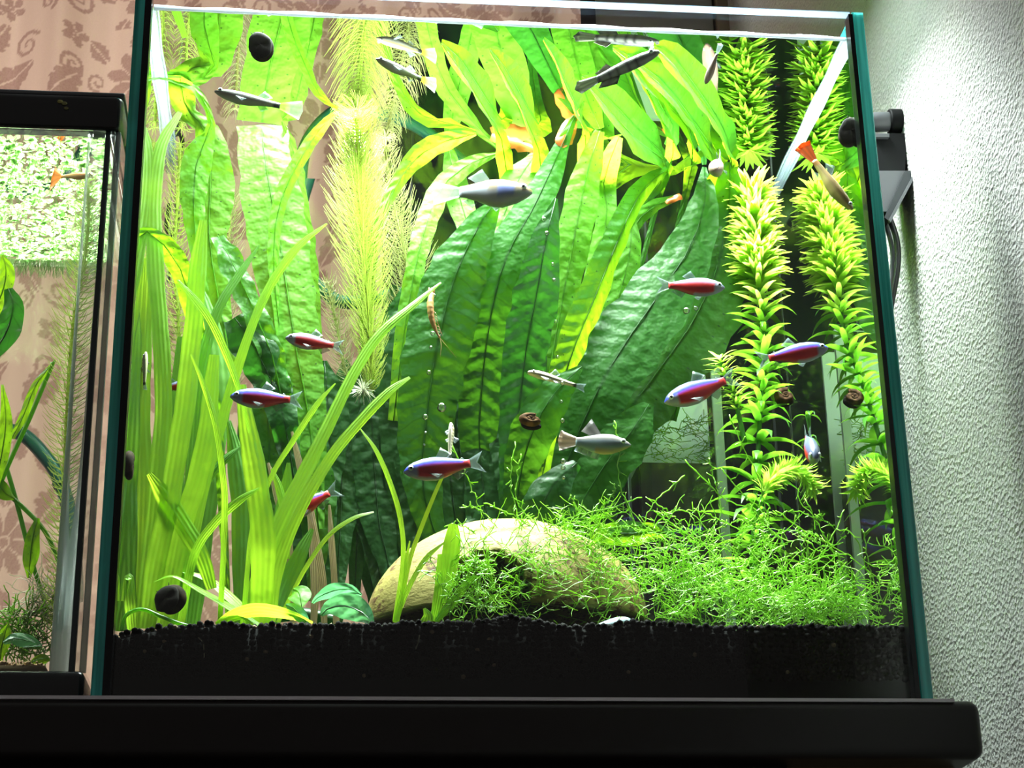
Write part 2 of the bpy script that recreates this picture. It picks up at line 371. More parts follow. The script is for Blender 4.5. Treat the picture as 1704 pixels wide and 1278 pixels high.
# ------------------------------------------------------------------ main tank
H = 29.13; D1 = 14.62
tk = thing('aquarium', 'rimless glass aquarium with green edges, densely planted', 'aquarium', (0, 7, 0))
def pane(nm, *g):
    return box(nm, *g, 'glass', tk)
pl = pane('pane_side', -15, -14.52, .05, D1+.5, 0, H); pr = pane('pane_side', 14.52, 15, .05, D1+.5, 0, H)
pf = pane('pane_front', -14.42, 14.42, .02, .5, 0, H); pane('pane_back', -14.5, 14.5, D1+.02, D1+.5, 0, H)
box('pane_bottom', -14.4, 14.4, .7, D1, 0, .05, 'silicone', tk)
def polished(q, x0, x1):        # ground front edge of a side pane, arrises slightly bevelled
    v = [(x, y, z) for z in np.linspace(.02, H, 12) for x, y in ((x0, .045), (x0+.05, .0), (x1-.05, .0), (x1, .045))]
    mk('polished_edge', v, [(r*4+k, r*4+k+1, r*4+k+5, r*4+k+4) for r in range(11) for k in range(3)], 'edge_glass', q, smooth=False)
polished(pl, -15, -14.52); polished(pr, 14.52, 15)
for q, x in ((pl, -14.76), (pr, 14.76)):
    box('top_edge', x-.24, x+.24, .05, D1+.5, H, H+.03, 'edge_glass', q)
box('top_edge', -14.42, 14.42, .02, .5, H, H+.03, 'edge_top', pf)
for x in (-14.47, 14.47):
    box('silicone_seam', x-.13, x+.05 if x > 0 else x+.13, -.02, .56, 0.02, H-.1, 'silicone', tk)
    box('silicone_seam', x-.06, x+.06, D1-.12, D1+.02, 0.3, H-.1, 'acrylic', tk)
def waterbody(nm, x0, x1, y0, y1, z0, zf):
    v, f = boxgeo(x0, x1, y0, y1, z0, 0); v = [(a, b, c if i < 4 else zf(a)) for i, (a, b, c) in enumerate(v)]
    return mk(nm, v, f, 'water', None, smooth=False)
zf = lambda x: WZ+WS*x
wt = waterbody('water', -14.44, 14.44, .53, D1, .02, zf)
tag(wt, 'clear water filling the big aquarium, its surface mirroring the plants', 'water', kind='stuff')
# meniscus bead along the front pane, coloured white to imitate refracted lamp light
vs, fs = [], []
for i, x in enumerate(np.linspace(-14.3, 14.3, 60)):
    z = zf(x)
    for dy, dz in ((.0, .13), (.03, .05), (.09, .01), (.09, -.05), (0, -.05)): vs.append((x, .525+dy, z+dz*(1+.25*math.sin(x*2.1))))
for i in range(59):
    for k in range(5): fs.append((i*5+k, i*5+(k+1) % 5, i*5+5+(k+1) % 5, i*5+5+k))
mk('meniscus', vs, fs, 'waterline_glint', tk)
for sx in (-1, 1):  # side beads, pale blue imitating the bright reflected band at the waterline
    vs, fs = [], []
    for y in np.linspace(.62, D1-.02, 40):
        z = zf(14.4*sx)
        for dx, dz in ((.0, .16), (.05, .06), (.22, .01), (.30, -.04), (0, -.05)): vs.append((sx*(14.43-dx*(1+.1*math.sin(y*1.3))), y, z+dz))
    for i in range(39):
        for k in range(5): fs.append((i*5+k, i*5+(k+1) % 5, i*5+5+(k+1) % 5, i*5+5+k))
    mk('meniscus', vs, fs, 'waterline_glint_thin', tk)

# LED lamp over the tank (above the frame)
lp = thing('led_lamp', 'slim LED lamp hanging over the big aquarium', 'lamp', (0, 4.7, 37))
box('housing', -12, 14.2, 1.0, 9.6, 37.8, 39.4, 'black_plastic', lp, .2); box('diffuser', -11.2, 13.2, 1.6, 9.0, 37.7, 37.79, 'diffuser', lp)
for g_ in ((-12, -11.7, 1.0, 9.6), (13.9, 14.2, 1.0, 9.6), (-11.7, 13.9, 1.0, 1.2), (-11.7, 13.9, 9.4, 9.6)): box('shade_skirt', *g_, 37.0, 37.8, 'black_plastic', lp)  # unseen skirt, added to cut the lamp's spill on the right wall
for x in (-8, 8): tube('hanging_wire', [(x, 4.7, 39.3), (x*.6, 4.7, 80), (0, 4.7, 110)], .06, 'cable', lp)
area('led_lamp_light', (1.0, 5.3, 37.6), (0, 0, 0), 24.4, 7.4, LAMP_W, (.88, 1, .96)).data.spread = math.radians(86)

# soil
def soil():
    xs = np.linspace(-14.38, 14.38, 120)
    kx, kz = [], []
    for x, y in ((190, 1064), (250, 1050), (330, 1042), (450, 1044), (560, 1044), (700, 1040), (790, 1040), (850, 1030), (940, 1046), (1010, 1044), (1060, 1038), (1200, 1048), (1350, 1046), (1520, 1048)):
        p = P(x, y, .7); kx.append(p.x); kz.append(p.z)
    top = lambda x: float(np.interp(x, kx, kz))
    B = Bag(); dark = (.003, .003, .003); vs, fs = [], []
    for x in xs:
        z = top(x)-.06
        vs += [(x, .66, .05), (x, .66, z), (x, 4, z), (x, D1-.05, z-.1)]
    for i in range(len(xs)-1):
        for k in range(3): q = i*4+k; fs.append((q, q+4, q+5, q+1))
    B.add(vs, fs, dark)
    R = random.Random(3)
    def grain(x, y, z):
        r = R.uniform(.11, .155); g = R.uniform(.4, 2.2); c = tuple(v*g for v in (.0030, .0028, .0026))
        if R.random() < .012: c = (.20, .16, .10); r *= .75
        B.add(np.array((x, y, z))+ICO_V*np.array((r, r*R.uniform(.8, 1.1), r*R.uniform(.8, 1.1))), ICO_F, c)
    z = 1.0
    while z < 3.4:
        x = -14.3+R.random()*.2
        while x < 14.3:
            if z < top(x)-.02: grain(x+R.uniform(-.05, .05), .64+R.uniform(0, .05), z+R.uniform(-.06, .06))
            x += .235
        z += .2
    for y in np.arange(.62, 2.6, .2):
        x = -14.3
        while x < 14.3: grain(x+R.uniform(-.06, .06), y+R.uniform(-.05, .05), top(x)+R.uniform(-.03, .09)); x += .21
    o = mk('soil_bed', B.v, B.f, 'soil', None, col=B.c)
    tag(o, 'black granular aquarium soil along the bottom of the big tank', 'soil', kind='stuff')
    return top
SOIL = soil()

# ------------------------------------------------------------------ coconut cave
def coconut():
    c = P(846, 1048, 6.0); rx = cm(236, c); rz = cm(186, c); ry = 4.1
    t = thing('coconut_shell', 'cream half coconut shell cave with brown streaks, draped in moss', 'coconut shell', c)
    nu, nv = 140, 44; vs, fs = [], []
    hx, hw, hh = P(812, 1048, 3).x, cm(70, c), cm(92, c)
    for j in range(nv+1):
        ph = (math.pi/2)*j/nv
        for i in range(nu):
            th = 2*math.pi*i/nu; wob = 1+.012*math.sin(5*th+3*ph)
            vs.append((c.x+rx*math.sin(ph)*math.cos(th)*wob, c.y+ry*math.sin(ph)*math.sin(th)*wob, c.z+rz*math.cos(ph)))
    for j in range(nv):
        for i in range(nu):
            i2 = (i+1) % nu; q = (j*nu+i, (j+1)*nu+i, (j+1)*nu+i2, j*nu+i2)
            m = np.mean([vs[k] for k in q], axis=0)
            if m[1] < c.y and ((m[0]-hx)/hw)**2+((m[2]-c.z)/hh)**2 < 1+.06*math.sin(m[0]*9): continue
            fs.append(q)
    o = mk('shell', vs, fs, 'coconut', t); s = o.modifiers.new('s', 'SOLIDIFY'); s.thickness = .38*S; s.offset = -1
coconut()

# ------------------------------------------------------------------ plants
def fern_center():
    f = thing('java_fern', 'large java fern with broad dark leaves in the middle of the big tank', 'fern', P(840, 1035, 9.5))
    def L(c, mat='fern', **k):      # leaves arch forward at mid height and run back to the rhizome
        c = [(x, y, Y if Y == 's' else Y+float(np.interp(y, (290, 400, 520, 660, 780, 900), (0, -.1, .2, .4, .5, .4))), w_*.90) for x, y, Y, w_ in c]
        c = [(x, y, Y if Y == 's' else min(Y, 14.0), w_) for x, y, Y, w_ in c]
        return leaf(f, c, mat, **k)
    # leaves lying just under the surface
    for c in ([(1044, 92, 's', 6), (1072, 140, 4.3, 50), (1098, 194, 6.9, 64), (1122, 244, 9.4, 34), (1096, 330, 12.6, 10), (1000, 700, 12.6, 10)],
              [(1088, 76, 's', 6), (1122, 112, 2.9, 56), (1166, 166, 5.6, 84), (1206, 236, 9.0, 60), (1214, 330, 12.6, 16), (1120, 700, 12.6, 12)],
              [(1020, 80, 's', 6), (1066, 120, 3.4, 56), (1112, 172, 6.0, 80), (1150, 232, 9.0, 60), (1140, 330, 12.6, 12), (1040, 700, 12.6, 12)],
              [(1058, 104, 's', 6), (1106, 150, 4.9, 60), (1158, 214, 8.2, 94), (1196, 292, 11.6, 50), (1186, 420, 13.0, 20), (1060, 760, 12, 12)],
              [(968, 128, 's', 6), (1010, 178, 6.4, 56), (1060, 236, 9.2, 78), (1108, 286, 11.8, 26), (1030, 420, 12.8, 10), (980, 800, 11, 12)],
              [(815, 84, 's', 6), (846, 138, 4.7, 52), (876, 200, 7.6, 70), (902, 280, 10.6, 40), (890, 420, 11.6, 14), (870, 800, 9.4, 12)],
              [(735, 72, 's', 10), (766, 116, 3.8, 44), (800, 172, 6.4, 62), (838, 246, 9.6, 34), (845, 400, 11.6, 14), (850, 800, 9.4, 12)],
              [(905, 66, 's', 6), (928, 112, 3.6, 46), (950, 170, 6.2, 60), (975, 240, 9.4, 34), (960, 400, 12.4, 12), (920, 800, 10, 12)]):
        leaf(f, c, 'fern', twist=(8, 0, 0))
    # crisp leaves in front
    L([(832, 322, 7.6, 6), (800, 372, 8, 60), (765, 440, 8, 105), (735, 540, 8, 125), (712, 680, 8.2, 110), (705, 820, 8.6, 70), (760, 980, 9.2, 16)], 'fern_shaded', twist=(-12, 5, 0), ripple=.1)
    L([(957, 190, 's', 10), (926, 262, 8.0, 36), (892, 338, 8, 70), (852, 408, 8, 92), (826, 480, 8, 104), (806, 600, 8.4, 100), (798, 760, 8.8, 60), (830, 980, 9.4, 14)], 'fern_shaded', twist=(-10, 0, 6))
    L([(925, 330, 7.3, 8), (908, 400, 7.4, 54), (893, 490, 7.4, 84), (877, 570, 7.6, 86), (864, 680, 8, 74), (850, 820, 8.6, 44), (845, 980, 9.3, 12)], 'fern_old_shaded', twist=(6, 0, -6))
    L([(998, 216, 's', 18), (976, 292, 9.2, 56), (960, 372, 9.2, 66), (944, 456, 9.2, 62), (925, 560, 9.2, 56), (905, 680, 9.2, 36), (870, 960, 9.5, 12)], 'fern_young', ripple=.06)
    L([(1118, 274, 's', 10), (1068, 318, 10.4, 40), (1028, 400, 9.4, 56), (992, 490, 8.6, 66), (955, 580, 8.2, 66), (925, 680, 8.2, 44), (870, 960, 9.2, 12)], twist=(38, 42, 20), fold=.35)
    L([(1050, 362, 10.5, 12), (1050, 400, 10.4, 40), (1042, 450, 10.2, 46), (1018, 530, 10, 44), (980, 620, 9.8, 36), (900, 900, 9.6, 10)], 'fern_young')
    L([(1172, 276, 's', 8), (1172, 340, 10.2, 56), (1148, 412, 9.6, 92), (1100, 486, 9, 128), (1048, 560, 8.6, 138), (1000, 640, 8.4, 122), (955, 740, 8.6, 86), (900, 900, 9.2, 18)], 'fern_shaded', twist=(0, -6, 4), ripple=.08)
    L([(1215, 268, 's', 20), (1212, 360, 12, 92), (1192, 450, 11.6, 134), (1150, 540, 11, 156), (1090, 624, 10.4, 150), (1030, 710, 10, 110), (950, 850, 9.8, 30)], 'fern', ripple=.08)
    L([(1080, 672, 8.2, 22), (1052, 716, 8.2, 84), (1008, 772, 8.4, 100), (960, 850, 8.8, 66), (900, 960, 9.2, 16)], 'fern_shaded')
    L([(968, 610, 7.2, 8), (928, 648, 7.2, 62), (895, 700, 7.4, 84), (868, 780, 8, 66), (850, 930, 9, 12)], 'fern_shaded')
    L([(960, 770, 7.6, 20), (918, 812, 7.6, 70), (890, 870, 8, 64), (865, 960, 9, 14)], 'fern_old_shaded')
    # mirrored and lying ones at the surface
    L([(792, 220, 's', 8), (748, 232, 9.6, 34), (700, 256, 10, 40), (662, 304, 10, 24), (632, 366, 9.6, 22), (618, 440, 9.4, 24), (610, 560, 9.4, 24), (640, 760, 9.6, 14)], 'fern_young', twist=(35, 10))
    L([(832, 252, 's', 6), (782, 272, 10.4, 30), (735, 312, 9.8, 40), (706, 384, 9, 40), (690, 450, 8.6, 36), (672, 560, 8.6, 34), (655, 700, 9, 22)], 'fern_young', twist=(20, 0))
    L([(745, 232, 's', 8), (752, 275, 10.6, 34), (765, 330, 10.4, 50), (785, 400, 10, 40), (800, 520, 9.8, 16), (820, 800, 9.6, 14)], 'fern_young')
    L([(893, 252, 's', 16), (862, 300, 10.3, 64), (838, 360, 9.6, 86), (815, 440, 9.4, 92), (795, 500, 9.2, 40), (820, 840, 9.4, 14)], 'fern_young')
    L([(1030, 226, 's', 16), (1005, 300, 11.5, 52), (1010, 360, 11.4, 40), (985, 480, 11, 40), (930, 760, 10, 12)], 'fern_young', twist=(20, 0))
    L([(1128, 328, 12.2, 10), (1080, 348, 12, 26), (1040, 400, 11.6, 26), (1000, 500, 11, 24), (930, 760, 10, 10)], 'fern_young', twist=(30, 10))
    L([(1180, 246, 's', 10), (1120, 262, 12.0, 66), (1060, 268, 12, 60), (1000, 320, 12.2, 40), (960, 460, 11.6, 24), (920, 740, 10.4, 10)], 'fern', twist=(40, 20))
    # dark leaves low in the middle
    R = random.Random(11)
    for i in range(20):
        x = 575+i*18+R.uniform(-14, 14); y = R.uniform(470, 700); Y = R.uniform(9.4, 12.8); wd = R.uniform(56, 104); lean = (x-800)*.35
        leaf(f, [(x, y, Y, 8), (x-lean*.06, y+50, Y, wd*.75), (x-lean*.12, y+120, Y, wd), (x-lean*.25, y+220, Y, wd*.8), (x-lean*.5, 940, Y, 34), (x-lean*.7, 1034, Y, 14)], 'fern_old_shaded', n=20, m=4, midrib=True)
    for i in range(9):  # extra leaves added behind the big ones to block back light
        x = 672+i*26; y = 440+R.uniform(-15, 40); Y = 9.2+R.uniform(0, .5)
        leaf(f, [(x, y, Y, 8), (x-4, y+60, Y, 66), (x-8, y+160, Y, 80), (x, 800, Y, 60), (x+20, 940, Y+.4, 30), (790, 1034, Y+.6, 12)], 'fern_old_shaded', n=18, m=4)
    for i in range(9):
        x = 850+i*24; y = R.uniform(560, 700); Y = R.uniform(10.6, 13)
        leaf(f, [(x, y, Y, 8), (x-8, y+60, Y, 70), (x-20, y+150, Y, 76), (x-50, 930, Y, 28), (x-80, 1034, Y, 12)], 'fern_old_shaded', n=18, m=4)
    # decayed orange tips
    mk_tip = lambda c: leaf(f, c, 'dead_tip', midrib=False, name='dead_leaf_tip', n=10, m=4, ripple=.12, freq=9)
    mk_tip([(962, 186, 's', 8), (950, 204, 7.9, 24), (938, 232, 7.9, 30), (932, 244, 7.95, 14)])
    mk_tip([(818, 222, 's', 20), (842, 232, 9.7, 26), (872, 242, 10, 24), (894, 252, 10.2, 6)])
    mk_tip([(1134, 326, 12.1, 12), (1118, 332, 12.0, 12), (1108, 338, 12, 6)])
    mk('rhizome', *tubegeo(smooth_path([tuple(P(690, 1030, 9.4)), tuple(P(800, 1012, 9.5)), tuple(P(900, 1020, 9.4)), tuple(P(970, 1034, 9.4))], 20), .35, 8), 'fern_old_shaded', f)
fern_center()

def fern_left():
    f = thing('java_fern', 'bright dotted java fern on the left, beside the feathery hornwort', 'fern', P(480, 1035, 8.5))
    L = lambda c, mat='fern_young', **k: leaf(f, c, mat, **k)
    L([(436, 206, 's', 84), (440, 260, 8.9, 88), (452, 330, 8.6, 100), (466, 410, 8.4, 96), (480, 500, 8.2, 92), (494, 590, 8.2, 80), (515, 700, 8.3, 56), (530, 880, 8.4, 18)], ripple=.05, fold=.06)
    L([(562, 182, 's', 6), (530, 218, 8.4, 20), (498, 268, 8.2, 24), (470, 326, 8.1, 26), (456, 400, 8, 22), (462, 520, 8.2, 16), (500, 760, 8.4, 12)], twist=(30, 20))
    L([(300, 128, 's', 40), (304, 164, 6.6, 44), (322, 196, 7, 34), (348, 224, 7.6, 50), (350, 300, 7.8, 78), (348, 360, 7.8, 72), (352, 430, 7.8, 50), (390, 640, 8, 18)], twist=(10, -10), ripple=.1)
    L([(262, 127, 's', 10), (300, 132, 6.0, 26), (334, 158, 6.6, 18), (352, 210, 7.2, 14), (330, 260, 7.2, 48), (322, 330, 7.2, 44), (330, 430, 7.4, 22), (360, 600, 7.8, 12)], twist=(25, 0))
    L([(233, 376, 4.4, 6), (252, 390, 4.4, 24), (285, 420, 4.5, 36), (308, 470, 4.6, 34), (330, 560, 4.8, 28), (360, 700, 5, 20), (380, 1020, 5, 10)], 'fern', twist=(-20, 0))
    L([(362, 392, 6.6, 26), (380, 425, 6.6, 44), (402, 470, 6.6, 44), (432, 540, 6.8, 46), (460, 620, 7, 40), (490, 800, 7.6, 16)], 'fern', ripple=.14, twist=(25, -10))
    L([(390, 528, 6.8, 40), (412, 560, 6.8, 72), (440, 610, 7, 66), (470, 690, 7.2, 50), (500, 860, 7.6, 18)], 'fern_old_shaded', ripple=.14)
    L([(470, 200, 's', 12), (486, 250, 9.8, 40), (500, 330, 9.9, 40), (515, 450, 10, 40), (530, 640, 10, 18)], twist=(50, 20))
    for i, (x, y, Y, wd) in enumerate([(440, 620, 9, 70), (500, 640, 9, 80), (540, 600, 9.6, 70), (470, 700, 9.4, 76), (560, 680, 9.8, 80), (415, 660, 9.4, 60), (520, 720, 8.8, 64), (590, 640, 10.4, 70)]):
        L([(x, y, Y, 8), (x+4, y+50, Y, wd*.8), (x+8, y+120, Y, wd), (x+6, y+200, Y, wd*.6), (x, 1000, Y, 16)], 'fern_old_shaded' if i % 3 else 'fern', n=20, m=4)
    mk('rhizome', *tubegeo(smooth_path([tuple(P(400, 1036, 8.3)), tuple(P(490, 1022, 8.4)), tuple(P(570, 1036, 8.5))], 14), .3, 8), 'fern_old_shaded', f)
fern_left()

# tape grass
def grass(label, base, blades):
    t = thing('tape_grass', label, 'plant', P(*base), 'tape grass plants on the left')
    for mat, tw, ctrl in blades:
        leaf(t, [(x, y, Y, w_*1.06) for x, y, Y, w_ in ctrl], mat, midrib=False, name='blade', n=34, m=4, fold=.12, ripple=.03, freq=1.2, twist=tw)
B_, D_, X_ = 'blade', 'blade_dark', 'blade_dead'
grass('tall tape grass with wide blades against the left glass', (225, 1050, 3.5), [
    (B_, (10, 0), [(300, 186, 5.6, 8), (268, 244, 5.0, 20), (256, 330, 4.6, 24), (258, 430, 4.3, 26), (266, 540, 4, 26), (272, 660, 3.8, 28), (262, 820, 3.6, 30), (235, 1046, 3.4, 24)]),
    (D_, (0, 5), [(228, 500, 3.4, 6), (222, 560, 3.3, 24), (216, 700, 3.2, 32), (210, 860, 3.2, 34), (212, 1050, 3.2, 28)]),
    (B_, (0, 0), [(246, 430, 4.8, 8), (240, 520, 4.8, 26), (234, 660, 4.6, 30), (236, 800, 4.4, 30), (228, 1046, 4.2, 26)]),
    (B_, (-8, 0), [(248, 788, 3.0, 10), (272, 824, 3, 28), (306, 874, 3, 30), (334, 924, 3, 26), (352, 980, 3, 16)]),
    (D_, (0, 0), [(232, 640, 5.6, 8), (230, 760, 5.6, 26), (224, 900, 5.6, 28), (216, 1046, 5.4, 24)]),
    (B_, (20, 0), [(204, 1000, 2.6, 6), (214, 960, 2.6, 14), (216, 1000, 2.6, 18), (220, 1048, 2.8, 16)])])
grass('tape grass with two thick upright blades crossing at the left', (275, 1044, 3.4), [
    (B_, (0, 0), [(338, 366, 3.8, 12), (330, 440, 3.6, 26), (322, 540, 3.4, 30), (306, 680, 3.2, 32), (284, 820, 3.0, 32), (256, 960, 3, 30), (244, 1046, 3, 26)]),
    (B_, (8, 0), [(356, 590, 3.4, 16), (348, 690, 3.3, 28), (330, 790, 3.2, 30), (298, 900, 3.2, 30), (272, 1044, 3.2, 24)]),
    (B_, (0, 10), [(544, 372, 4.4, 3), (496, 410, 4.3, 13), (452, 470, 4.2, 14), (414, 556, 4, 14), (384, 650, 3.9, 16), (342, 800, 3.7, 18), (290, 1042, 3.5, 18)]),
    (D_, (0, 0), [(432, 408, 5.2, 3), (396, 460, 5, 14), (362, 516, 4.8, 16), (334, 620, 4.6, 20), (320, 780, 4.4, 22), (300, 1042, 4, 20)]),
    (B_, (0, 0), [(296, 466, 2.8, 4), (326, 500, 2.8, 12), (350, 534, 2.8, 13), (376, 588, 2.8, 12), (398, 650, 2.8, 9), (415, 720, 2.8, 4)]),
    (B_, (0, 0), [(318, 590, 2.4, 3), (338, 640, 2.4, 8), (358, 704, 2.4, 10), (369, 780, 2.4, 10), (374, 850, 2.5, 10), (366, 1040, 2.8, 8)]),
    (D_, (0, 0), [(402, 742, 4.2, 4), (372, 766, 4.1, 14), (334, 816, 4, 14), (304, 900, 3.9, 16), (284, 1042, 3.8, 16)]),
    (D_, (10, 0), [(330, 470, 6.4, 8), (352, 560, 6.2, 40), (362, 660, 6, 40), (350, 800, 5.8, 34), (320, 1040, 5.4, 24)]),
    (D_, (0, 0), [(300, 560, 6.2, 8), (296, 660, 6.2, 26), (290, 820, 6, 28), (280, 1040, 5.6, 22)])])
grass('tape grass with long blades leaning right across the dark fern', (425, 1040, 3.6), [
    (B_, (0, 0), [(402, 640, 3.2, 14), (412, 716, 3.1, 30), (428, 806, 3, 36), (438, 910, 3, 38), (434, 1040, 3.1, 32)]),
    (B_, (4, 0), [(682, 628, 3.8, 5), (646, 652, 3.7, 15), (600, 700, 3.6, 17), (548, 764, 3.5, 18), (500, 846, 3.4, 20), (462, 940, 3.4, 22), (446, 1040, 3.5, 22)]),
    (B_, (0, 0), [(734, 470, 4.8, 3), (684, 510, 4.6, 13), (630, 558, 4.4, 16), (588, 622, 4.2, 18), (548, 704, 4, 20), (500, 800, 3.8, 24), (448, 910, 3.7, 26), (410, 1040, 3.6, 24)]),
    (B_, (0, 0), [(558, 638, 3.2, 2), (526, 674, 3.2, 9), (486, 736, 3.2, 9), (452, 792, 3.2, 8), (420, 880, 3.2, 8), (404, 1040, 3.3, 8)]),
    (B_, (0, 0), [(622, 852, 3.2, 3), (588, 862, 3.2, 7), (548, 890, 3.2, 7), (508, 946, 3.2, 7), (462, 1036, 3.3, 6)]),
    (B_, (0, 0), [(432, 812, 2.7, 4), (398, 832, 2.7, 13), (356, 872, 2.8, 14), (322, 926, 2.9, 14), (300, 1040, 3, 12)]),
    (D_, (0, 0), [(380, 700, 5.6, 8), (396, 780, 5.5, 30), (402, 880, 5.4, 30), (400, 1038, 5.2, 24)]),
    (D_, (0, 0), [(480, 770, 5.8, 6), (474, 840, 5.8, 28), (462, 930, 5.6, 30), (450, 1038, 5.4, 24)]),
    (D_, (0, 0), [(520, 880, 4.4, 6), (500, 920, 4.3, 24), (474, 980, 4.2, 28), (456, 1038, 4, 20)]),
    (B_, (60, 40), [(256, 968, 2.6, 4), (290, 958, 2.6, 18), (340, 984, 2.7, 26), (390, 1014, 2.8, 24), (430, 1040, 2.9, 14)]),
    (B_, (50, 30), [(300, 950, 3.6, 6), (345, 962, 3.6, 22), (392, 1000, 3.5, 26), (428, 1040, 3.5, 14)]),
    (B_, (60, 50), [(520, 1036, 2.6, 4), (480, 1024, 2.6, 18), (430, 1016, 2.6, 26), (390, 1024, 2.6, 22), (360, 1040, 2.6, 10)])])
grass('withered brown tape grass stalks in front of the dark fern', (520, 1040, 6.4), [
    (X_, (0, 0), [(486, 718, 6.4, 4), (500, 780, 6.4, 12), (520, 870, 6.4, 12), (536, 960, 6.4, 12), (540, 1038, 6.4, 10)]),
    (X_, (0, 0), [(446, 770, 6.2, 4), (462, 820, 6.2, 14), (478, 900, 6.2, 14), (488, 1038, 6.2, 10)]),
    (X_, (0, 0), [(512, 820, 6.8, 4), (520, 880, 6.8, 14), (524, 960, 6.8, 14), (522, 1038, 6.8, 10)]),
    (X_, (0, 0), [(548, 840, 6.9, 4), (552, 900, 6.9, 10), (556, 960, 6.9, 10), (560, 1038, 6.9, 10)]),
    ('blade', (0, 0), [(452, 780, 5.6, 4), (464, 810, 5.6, 12), (472, 850, 5.6, 12), (480, 930, 5.6, 6)]),
    (X_, (0, 0), [(410, 860, 6, 4), (420, 920, 6, 10), (428, 980, 6, 10), (432, 1038, 6, 8)])])
grass('young tape grass with hair-thin arching blades before the coconut shell', (662, 1036, 1.4), [
    (B_, (0, 0), [(600, 714, 1.7, 2), (626, 750, 1.6, 7), (650, 806, 1.5, 8), (667, 866, 1.4, 8), (671, 930, 1.4, 8), (658, 1034, 1.4, 9)]),
    (B_, (0, 0), [(748, 770, 1.9, 2), (728, 812, 1.8, 6), (704, 870, 1.6, 7), (684, 924, 1.5, 7), (672, 975, 1.4, 8), (658, 1034, 1.4, 9)]),
    (B_, (0, 0), [(740, 902, 1.6, 2), (712, 926, 1.5, 8), (688, 962, 1.4, 8), (666, 1010, 1.4, 8), (658, 1036, 1.4, 8)]),
    (B_, (0, 0), [(682, 900, 1.3, 2), (677, 930, 1.3, 6), (672, 980, 1.3, 8), (660, 1034, 1.35, 8)])])
grass('short stubby tape grass shoot with wide blunt blades before the coconut opening', (722, 1036, 1.4), [
    (B_, (0, 0), [(754, 872, 1.6, 14), (752, 900, 1.6, 26), (746, 950, 1.5, 26), (734, 1004, 1.4, 22), (722, 1034, 1.4, 14)]),
    (B_, (0, 0), [(734, 922, 1.3, 12), (734, 950, 1.3, 16), (730, 990, 1.3, 16), (722, 1034, 1.3, 12)]),
    (B_, (0, 0), [(792, 958, 1.3, 8), (774, 974, 1.3, 14), (752, 1002, 1.3, 15), (724, 1034, 1.3, 10)]),
    ('blade_dark', (0, 0), [(706, 1012, 1.1, 4), (712, 1026, 1.1, 16), (704, 1046, 1.1, 20), (694, 1052, 1.1, 8)])])

# hornwort
def hornwort(label, path, mat, rad, dens=.2, per=11, seed=1, group='hornwort stems', lean=.75, thick=.021):
    pts = [tuple(P(*q)) for q in path]; base = Vector(pts[-1])
    t = thing('hornwort', label, 'plant', base, group); R = random.Random(seed)
    A = smooth_path(pts, 60); L = float(np.sum(np.linalg.norm(np.diff(A, axis=0), axis=1))); n = max(10, int(L/dens))
    C = smooth_path(pts, n); T = np.gradient(C, axis=0); v, f = tubegeo(A, .07, 6); mk('stem', v, f, mat, t)
    B = Bag(); u0 = []
    for i in range(n+1):
        tt = -T[i]/np.linalg.norm(T[i]); a = np.cross(tt, [.1, 1, .05]); a /= np.linalg.norm(a); b = np.cross(tt, a); ph = R.random()*6.28
        rr = np.interp(i/n, np.linspace(0, 1, len(rad)), rad)
        for k in range(per):
            th = ph+6.283*k/per+R.uniform(-.2, .2); o = a*math.cos(th)+b*math.sin(th); ln = rr*R.uniform(.75, 1.15); q = []
            for s in (0, .35, .7, 1):
                q.append(C[i]+o*(ln*(s*.95-.25*lean*s*s))+tt*(ln*lean*(s*s)*1.05)+np.array((R.uniform(-1, 1), R.uniform(-1, 1), R.uniform(-1, 1)))*.03*s)
            q = np.array(q); m = np.array([[0.0, .52, D1]]); q[:, 1] = np.clip(q[:, 1], .7, D1-.1); q[:, 2] = np.minimum(q[:, 2], 28.05)
            vv, ff = tubegeo(q, [thick, thick*.9, thick*.75, thick*.3], 3, False); B.add(vv, ff)
    o = mk('needles', B.v, B.f, mat, t); o['kind'] = 'stuff'; return t
hornwort('pale yellow feathery hornwort stem rising to the surface in the left middle', [(592, 190, 's'), (596, 260, 9.6, ), (598, 340, 9), (606, 430, 8.6), (612, 520, 8.4), (618, 600, 8.3), (616, 650, 8.3)], 'hornwort', (1.2, 1.5, 1.9, 1.9, 1.5, 1.2, .6), .16, 13, 1)
hornwort('tan feathery hornwort stem behind the pale yellow one', [(640, 236, 's'), (650, 310, 11.4), (668, 400, 11), (676, 450, 11), (668, 540, 11), (655, 600, 11)], 'hornwort_tan', (.8, 1.1, 1.6, 1.9, 1.5, .9), .22, 11, 2)
hornwort('wispy hornwort by the left glass behind the tape grass', [(300, 240, 11), (296, 330, 11), (290, 420, 11), (296, 520, 11), (300, 640, 11), (310, 800, 11)], 'hornwort', (.8, 1.1, 1.2, 1.0, .8), .3, 9, 3)
hornwort('wispy tan hornwort between the dotted fern leaves', [(385, 330, 12.4), (380, 420, 12.4), (378, 520, 12.2), (390, 640, 12)], 'hornwort_tan', (.8, 1.0, 1.0, .8), .3, 9, 4)
hornwort('short tan hornwort branch low beside the red tetra', [(545, 470, 10.8), (560, 540, 10.8), (576, 620, 10.8), (600, 650, 10.6)], 'hornwort_tan', (.6, .9, .9, .5), .26, 9, 5)
B = Bag(); c = P(604, 650, 8); R = random.Random(8)
for k in range(70):
    d_ = Vector((R.uniform(-1, 1), R.uniform(-1, .6), R.uniform(-1, .9))).normalized()*R.uniform(.4, .75)
    vv, ff = tubegeo([c, c+d_*.6+Vector((0, 0, .05)), c+d_], [.016, .013, .008], 3, False); B.add(vv, ff)
